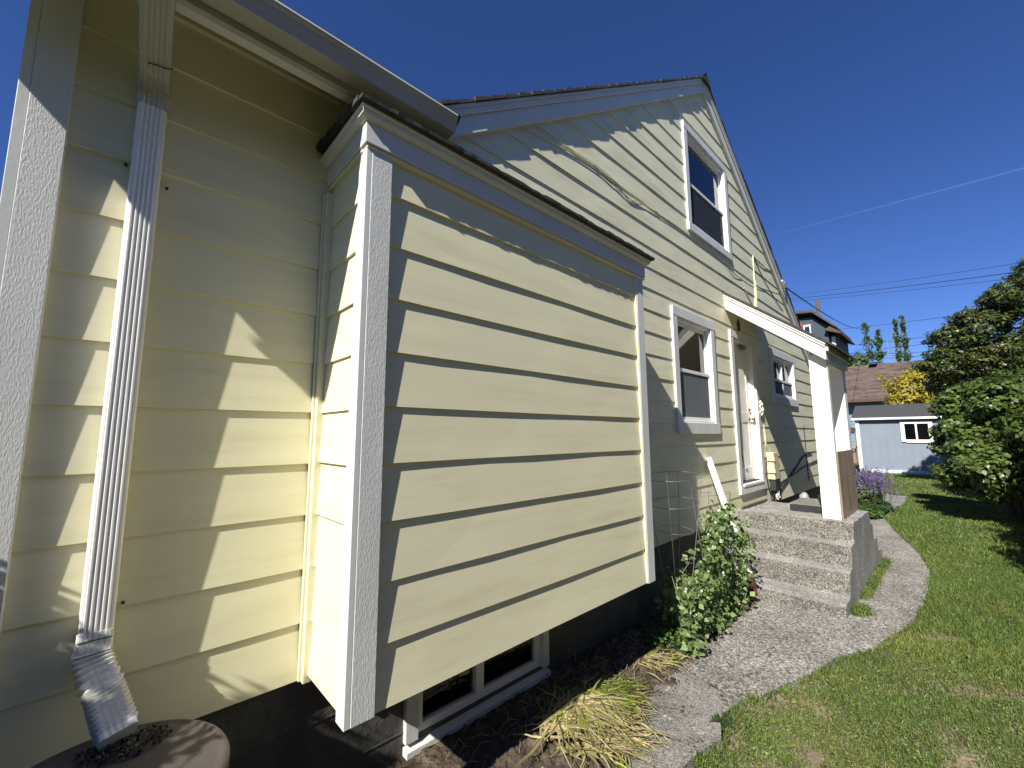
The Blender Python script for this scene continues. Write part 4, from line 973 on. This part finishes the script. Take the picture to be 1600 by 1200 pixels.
# utility pole, wires -----------------------------------------------------
pole = thing('utility_pole', (60,10.5,G), 'weathered wooden utility pole standing behind the dark blue house', 'pole')
MB().tube([(60,10.42,G),(60,10.36,15.9)], [.22,.17], 12).build('shaft', mat('pole_wood', (.13,.085,.06), rough=.9, var=.2), pole)
exec_px = [((1240,461),(1600,409)),((1240,467),(1575,426)),((1240,471),(1575,435)),((1240,573-52),(1465,496)),((1308,541),(1465,523)),((1345,547),(1440,537)),((1330,553),(1440,549)),((1330,560),(1430,556))]
def ray(x, y):
    return rt*((x-800)/FPX)+up*(-(y-600)/FPX)+fwd
labs = ['uppermost thin utility wire crossing the sky','speckled utility wire second from the top','third utility wire just under the speckled one','utility wire behind the poplar tips meeting the tree','thin wire below the poplar tips','utility wire crossing the poplars at mid height','low wire just above the brown roof','lowest wire behind the poplar stems']
for k, (a, b) in enumerate(exec_px):
    ra = ray(*a); rb_ = ray(*b)
    dxa, dxb = 66.0, 44.0
    pa = ra*(dxa/ra.x); pb_ = rb_*(dxb/rb_.x); ext = (pb_-pa)*.35
    p0, p3 = pa-(pb_-pa)*.12, pb_+ext
    pts = [p0.lerp(p3, t_)-Vector((0,0,.9*4*t_*(1-t_)*.25-.12)) for t_ in np.linspace(0,1,14)]
    tag(MB().tube(pts, .016 if k != 1 else .026, 5).build('utility_wire', WIRE), labs[k], 'wire', 'utility wires across the sky')
pa = Vector((8.9,2.0,2.72)); rb_ = ray(1350,512); pb_ = rb_*(44/rb_.x)
pts = [pa.lerp(pb_, t_)-Vector((0,0,.35*4*t_*(1-t_))) for t_ in np.linspace(0,1,20)]
tag(MB().tube(pts, .013, 6).build('service_cable', WIRE), 'dark service cable running from the gable edge down toward the poplars', 'cable')
MB().tube([(8.70,2.0,2.80),(8.78,1.98,2.77),(8.9,2.0,2.72)], .016, 6).build('cable_clamp', WHITE, house)

# contrail
p0 = ray(1222,364)*1400; p1 = ray(1640,252)*1400
cm = bpy.data.materials.new('thin_contrail'); cm.use_nodes = True; nt = cm.node_tree; nt.nodes.clear()
o_ = nd(nt,'ShaderNodeOutputMaterial'); d_ = nd(nt,'ShaderNodeBsdfDiffuse'); d_.inputs[0].default_value=(.9,.9,.9,1); t_ = nd(nt,'ShaderNodeBsdfTransparent'); mx_ = nd(nt,'ShaderNodeMixShader', Fac=.97)
nt.links.new(d_.outputs[0],mx_.inputs[1]); nt.links.new(t_.outputs[0],mx_.inputs[2]); nt.links.new(mx_.outputs[0],o_.inputs[0])
ct = MB().tube([p0.lerp(p1,t) for t in np.linspace(0,1,8)], [.6+.35*t for t in range(8)], 8).build('contrail', cm); tag(ct, kind='stuff')

# ------------------------------------------------------------------ vegetation
def trunk(parent, pts, r, m=BARK, name='trunk'): return MB().tube(pts, r, 8).build(name, m, parent)
# hazel-like shrub
hz = thing('hazel_shrub', (13.2,-.9,G), 'large bright green broadleaf shrub at the right edge of the lawn', 'shrub')
lob = [(13.3,-.85,-.35,1.15,1.15,.95),(13.0,.05,-.25,.75,.55,.75),(12.4,-.35,-.70,.8,.75,.62),(13.0,-.45,.55,.8,.65,.62),(13.6,.1,.55,.55,.45,.60),(12.3,-.95,.0,.8,.75,.70),(12.9,.28,-.85,.5,.35,.40),(12.9,-.2,-1.15,.75,.5,.25)]
lob = [(a,b-.14,c,d,e,f) for a,b,c,d,e,f in lob]
crown('foliage', lob, 34000, .090, LHAZ, hz, inner=.62, aspect=.8, twigs=150, sub=8)
mb = MB()
for k in range(9):
    a = k*.7; mb.tube([(13.1+.1*math.cos(a),-.7+.1*math.sin(a),G),(13.1+.35*math.cos(a),-.7+.3*math.sin(a),-1.0),(13.1+.8*math.cos(a),-.6+.7*math.sin(a),.0+.3*random.random())], [.03,.022,.008], 6)
mb.build('stem', BARK, hz)
# out-of-frame shrubs of the same border that throw the dark shadow on the lawn
for (cx, cy, h_, lab) in ((10.2,-1.45,3.0,'dense border shrub nearest the camera, right of the lawn'),(6.7,-1.42,2.9,'border shrub overhanging the lawn just outside the view'),(8.4,-1.45,3.0,'border shrub between the shade and the bright green one')):
    s_ = thing('border_shrub', (cx,cy,G), lab, 'shrub', 'shrubs along the right border')
    lb_ = [(cx,cy-.05,G+h_*.35,1.0,.62,h_*.36),(cx+.1,cy-.05,G+h_*.7,.95,.62,h_*.32)]
    crown('foliage', lb_, 5200, .13, LHAZ, s_, inner=.4, aspect=.8)
    trunk(s_, [(cx,cy,G),(cx+.05,cy,G+.8),(cx+.2,cy,G+1.6)], [.06,.05,.03], name='stem')
# dark evergreen tree
dt = thing('evergreen_tree', (19.5,-1.2,G), 'big dark evergreen tree with bronze tips rising at the right edge', 'tree')
lob = [(19.0,-.05,2.15,1.0,.85,.75),(19.0,-.75,3.1,1.1,.75,.75),(19.0,-1.7,3.9,1.2,.8,.8),(19.2,-.9,2.0,1.2,1.2,.9),(19.3,-2.1,2.8,1.3,1.1,1.1),(18.6,-1.7,1.6,1.0,1.0,.7),(19.6,.3,1.55,.75,.55,.4),(18.9,-.35,2.75,.75,.5,.5),(19.0,-1.95,4.65,.8,.6,.55),(19,.05,2.95,.7,.55,.5),(19,-.45,3.4,.8,.5,.42),(19,-1.15,3.95,.8,.5,.45)]
crown('foliage', lob, 46000, .10, LDARK, dt, inner=.6, aspect=.55, twigs=200, sub=9)
trunk(dt, [(19.4,-1.3,G),(19.3,-1.2,0),(19.2,-1.0,2.0),(19.1,-.8,3.0)], [.16,.13,.09,.03])
mb = MB()
for k in range(8):
    a = random.uniform(0,6.28); z = random.uniform(.3,1.8)
    mb.tube([(19.3,-1.2,z),(19.2+.5*math.cos(a),-1.1+.5*math.sin(a),z+.35),(19.1+1.0*math.cos(a),-1.0+1.0*math.sin(a),z+.9)], [.05,.035,.012], 6)
mb.build('branch', BARKL, dt)
# lower shrubs behind hazel, below the tree
us = thing('understorey_shrub', (16.8,-1.1,G), 'dark mid height shrub below the evergreen tree', 'shrub')
crown('foliage', [(16.8,-.55,.7,.8,.65,.75),(16.9,-1.3,.9,1.0,.8,.7),(16.5,-.9,-.3,1.2,1.0,1.0)], 8500, .12, leafm('understorey_leaf', (.065,.11,.03), island=.6), us, inner=.6)
trunk(us, [(16.8,-1,G),(16.8,-1,0)], .05, name='stem')
vn = thing('fence_vine', (15.6,-1.2,G), 'yellow green vine sprawling over the top of the brown fence', 'vine')
crown('foliage', [(15.8,-.92,.78,.4,.55,.16),(15.7,-1.5,.80,.4,.5,.16)], 1500, .10, leafm('vine_leaf', (.17,.22,.04)), vn, inner=.4)
fn = thing('brown_fence', (15.6,-1.3,G), 'short stretch of brown board fence showing at the right edge', 'fence')
FW = mat('brown_fence_wood', (.20,.10,.055), rough=.85, var=.2, bump=.4, bscale=12)
MB().box(15.55,15.6,-2.6,-.78,.36,.56).build('top_rail', FW, fn)
mb = MB()
for k in range(11): mb.box(15.61,15.64,-2.6+k*.165,-2.6+k*.165+.155,G,.54)
mb.build('board', FW, fn); MB().box(15.5,15.6,-.80,-.70,G,.62).build('post', FW, fn)
bn = thing('dark_bin', (11.2,-.95,G), 'dark green lidded bin half hidden in the shrub at the right edge', 'bin')
# golden shrub behind the shed
ys = thing('golden_shrub', (29.4,1.6,G), 'golden yellow leaved shrub rising behind the shed roof', 'shrub')
crown('foliage', [(29.4,1.6,2.1,1.0,.75,.95),(29.4,.7,1.9,1.0,.8,1.0),(29.4,1.1,2.75,.8,.6,.6),(29.3,2.1,1.6,.6,.5,.5),(29.4,.3,1.0,1.2,1.0,1.0)], 9500, .15, LYEL, ys, inner=.55, aspect=.6, twigs=60)
P = np.array([(29.2+rng.normal(0,.05),2.15+.55*t+rng.normal(0,.06),1.9+1.15*t+rng.normal(0,.08)) for t in rng.random(160)]); V, F = leaves(P, rng.normal(0,1,P.shape), .14, .6); nmesh('spray', V, F, LYEL, ys)
trunk(ys, [(29.5,1.2,G),(29.4,1.2,1.5)], [.08,.04], name='stem')
# poplar whips
POP = [((1350,505),.38,12),((1371,516),.32,10.5),((1398,498),.19,7.5),((1409,493),.21,8.5)]
plabs = ['leftmost and thickest of the four poplar whips above the brown roof','second poplar whip from the left above the brown roof','third slim poplar whip, just left of the tallest','tallest poplar whip, rightmost above the brown roof']
for k, (px, w, _) in enumerate(POP):
    r_ = ray(*px); top = r_*(46/r_.x); y = top.y; ztop = top.z
    t = thing('poplar_whip', (46, y, G), plabs[k], 'tree', 'poplar whips behind the brown roof')
    n = 1500; tt = rng.random(n); 
    ww = w*(.35+.65*np.sin(np.clip(tt*1.15,0,1)*3.0)**.6)*(1+.5*np.sin(tt*23+k*2))
    a = rng.random(n)*6.28; rr = rng.random(n)**.6*ww
    zz = 4.4+(ztop-4.4)*tt; P = np.stack([46+rr*np.cos(a), y+rr*np.sin(a)+(.5*(1-tt) if k < 2 else -.0*tt)*(-1 if k == 0 else .4)*.6, zz],1)
    keep = (np.sin(zz*5+k)+rng.normal(0,.6,n)) > -.55; P = P[keep]
    V, F = leaves(P, rng.normal(0,1,P.shape), .15, .8); nmesh('foliage', V, F, LPOP, t)
    trunk(t, [(46,y-.1,G),(46,y,3.5),(46,y,ztop-.2)], [.10,.07,.015], m=BARKL)
sap = thing('bare_sapling', (47,3.6,G), 'thin bare sapling stems between the poplar whips', 'sapling')
MB().tube([(46,3.55,3),(46,3.5,7.6)], .03, 5).tube([(46,3.25,3),(46,3.15,8.4)], .03, 5).build('stem', BARKL, sap)
for (cx, cy, cz, sx, sz, lab, nm) in ((45,5.45,5.9,.75,.95,'round topped green tree left of the poplar whips','small_tree'),(46,3.4,4.9,1.6,.8,'low green thicket at the feet of the poplar whips','thicket')):
    t = thing(nm, (cx,cy,G), lab, 'tree' if nm == 'small_tree' else 'bush')
    crown('foliage', [(cx,cy,cz,.9,sx,sz),(cx,cy-.2,cz-.9,1.0,sx*1.2,.8)], 2600, .20, LPOP, t, inner=.3); trunk(t, [(cx,cy,G),(cx,cy,cz)], [.12,.05])

# catmint beside the path
cmn = thing('catmint_plant', (12.9,1.65,G), 'purple flowering catmint mound beside the path beyond the stoop', 'plant')
n = 260; sp_ = MB(); Pf=[]; 
for i in range(n):
    bx = random.gauss(13.0,.22); by = random.gauss(1.62,.14); L_ = random.uniform(.55,1.02); dx = (bx-13)*.35; dy = (by-1.62)*.5
    top = np.array([bx+dx, by+dy, G+L_]); bot = np.array([bx,by,G+.1])
    if i % 3 == 0: sp_.tube([tuple(bot), tuple(top)], .004, 3)
    for t in rng.uniform(.5,1.0,26): Pf.append(bot+(top-bot)*t+rng.normal(0,.014,3))
V, F = leaves(np.array(Pf), rng.normal(0,1,(len(Pf),3)), .026, .8); nmesh('flower_spike', V, F, LLAV, cmn); sp_.build('stem', LLOW, cmn)
P, Nn = ellipsoid_pts([(12.9,1.75,G+.35,.55,.42,.42)], 5200, .3, .3); V, F = leaves(P, Nn, .045, .6); nmesh('foliage', V, F, leafm('catmint_leaf', (.11,.15,.06)), cmn)
for (cx,cy,sx,sy,lab) in ((12.0,1.55,.7,.28,'low leafy green plant at the foot of the catmint'),(12.8,1.42,.35,.22,'dark blue green low leaves right of the catmint')):
    t = thing('leafy_plant', (cx,cy,G), lab, 'plant'); P, Nn = ellipsoid_pts([(cx,cy,G+.10,sx,sy,.16)], 1500, .3, .8); V, F = leaves(P, Nn, .09, .6); nmesh('leaf', V, F, LLOW if cx < 12.5 else leafm('bluegreen_leaf', (.055,.10,.06)), t)
for i in range(1):
    t = thing('green_shrub', (12.9,2.25,G), 'olive green shrub between the stoop panel and the catmint', 'shrub'); crown('foliage', [(12.9,2.15,-1.05,.4,.35,.6)], 2600, .07, leafm('olive_leaf', (.12,.16,.04)), t, inner=.3); trunk(t, [(12.9,2.2,G),(12.9,2.2,-1)], .03, name='stem')
# shrub outside the left edge: dapples the wall foot and the barrel lid
ls = thing('left_shrub', (-1.15,1.65,G), 'leafy shrub beyond the left corner board that dapples the wall foot', 'shrub')
crown('foliage', [(-1.15,1.78,-.62,.42,.34,.62),(-1.1,1.50,-.95,.45,.36,.62),(-1.05,1.86,-.20,.25,.2,.42),(-1.15,1.66,-.12,.34,.22,.36),(-1.2,1.50,-.35,.3,.22,.36),(-1.15,1.43,-.17,.27,.17,.33)], 9500, .085, LHAZ, ls, inner=.1, aspect=.45, twigs=40)
trunk(ls, [(-1.15,1.65,G),(-1.15,1.65,-.6)], .03, name='stem')
# dark bin body
bnm = mat('bin_plastic', (.02,.03,.025), rough=.5)
MB().box(11.4,12.0,-1.40,-.86,G,.02).build('bin_body', bnm, bn, bevel=.02); MB().box(11.36,12.04,-1.44,-.83,.022,.07).build('bin_lid', bnm, bn, bevel=.02)

hd = thing('sky_block_hedge', (-2,-6.5,G), 'added unseen hedge opposite the house, blocking low sky light from its walls', 'hedge')  # added out of view to cut low sky fill on the walls
lob = [(-13+2.3*i, -6.4+.3*math.sin(i*2), G+2.6, 1.7, .9, 2.9) for i in range(11)]
P, Nn = ellipsoid_pts(lob, 26000, .7, .2); V, F = leaves(P, Nn, .30, .7); nmesh('foliage', V, F, LDARK, hd)
for i in range(11): trunk(hd, [(-13+2.3*i,-6.4,G),(-13+2.3*i,-6.4,G+3)], [.12,.06])
# neighbour across the lawn: seen only as a reflection in the windows
nb = thing('neighbour_house', (19,-8,G), 'cream neighbouring house with white eaves mirrored in the tall window', 'house')
MB().box(15,27,-13,-7.2,G,4.0).prism([(15,-7.2,4.0),(27,-7.2,4.0),(21,-7.2,8.2)], (0,-5.8,0)).build('wall', SIDG, nb)
MB().prism([(13.9,-6.7,3.25),(21,-6.7,8.3),(28.1,-6.7,3.25),(28.1,-6.7,3.5),(21,-6.7,8.6),(13.9,-6.7,3.5)], (0,-.06,0)).build('rake_board', WHITE, nb)
MB().prism([(13.7,-6.6,3.35),(21,-6.6,8.62),(28.3,-6.6,3.35),(28.3,-6.6,3.5),(21,-6.6,8.78),(13.7,-6.6,3.5)], (0,-6.6,0)).build('roof', SHING, nb)
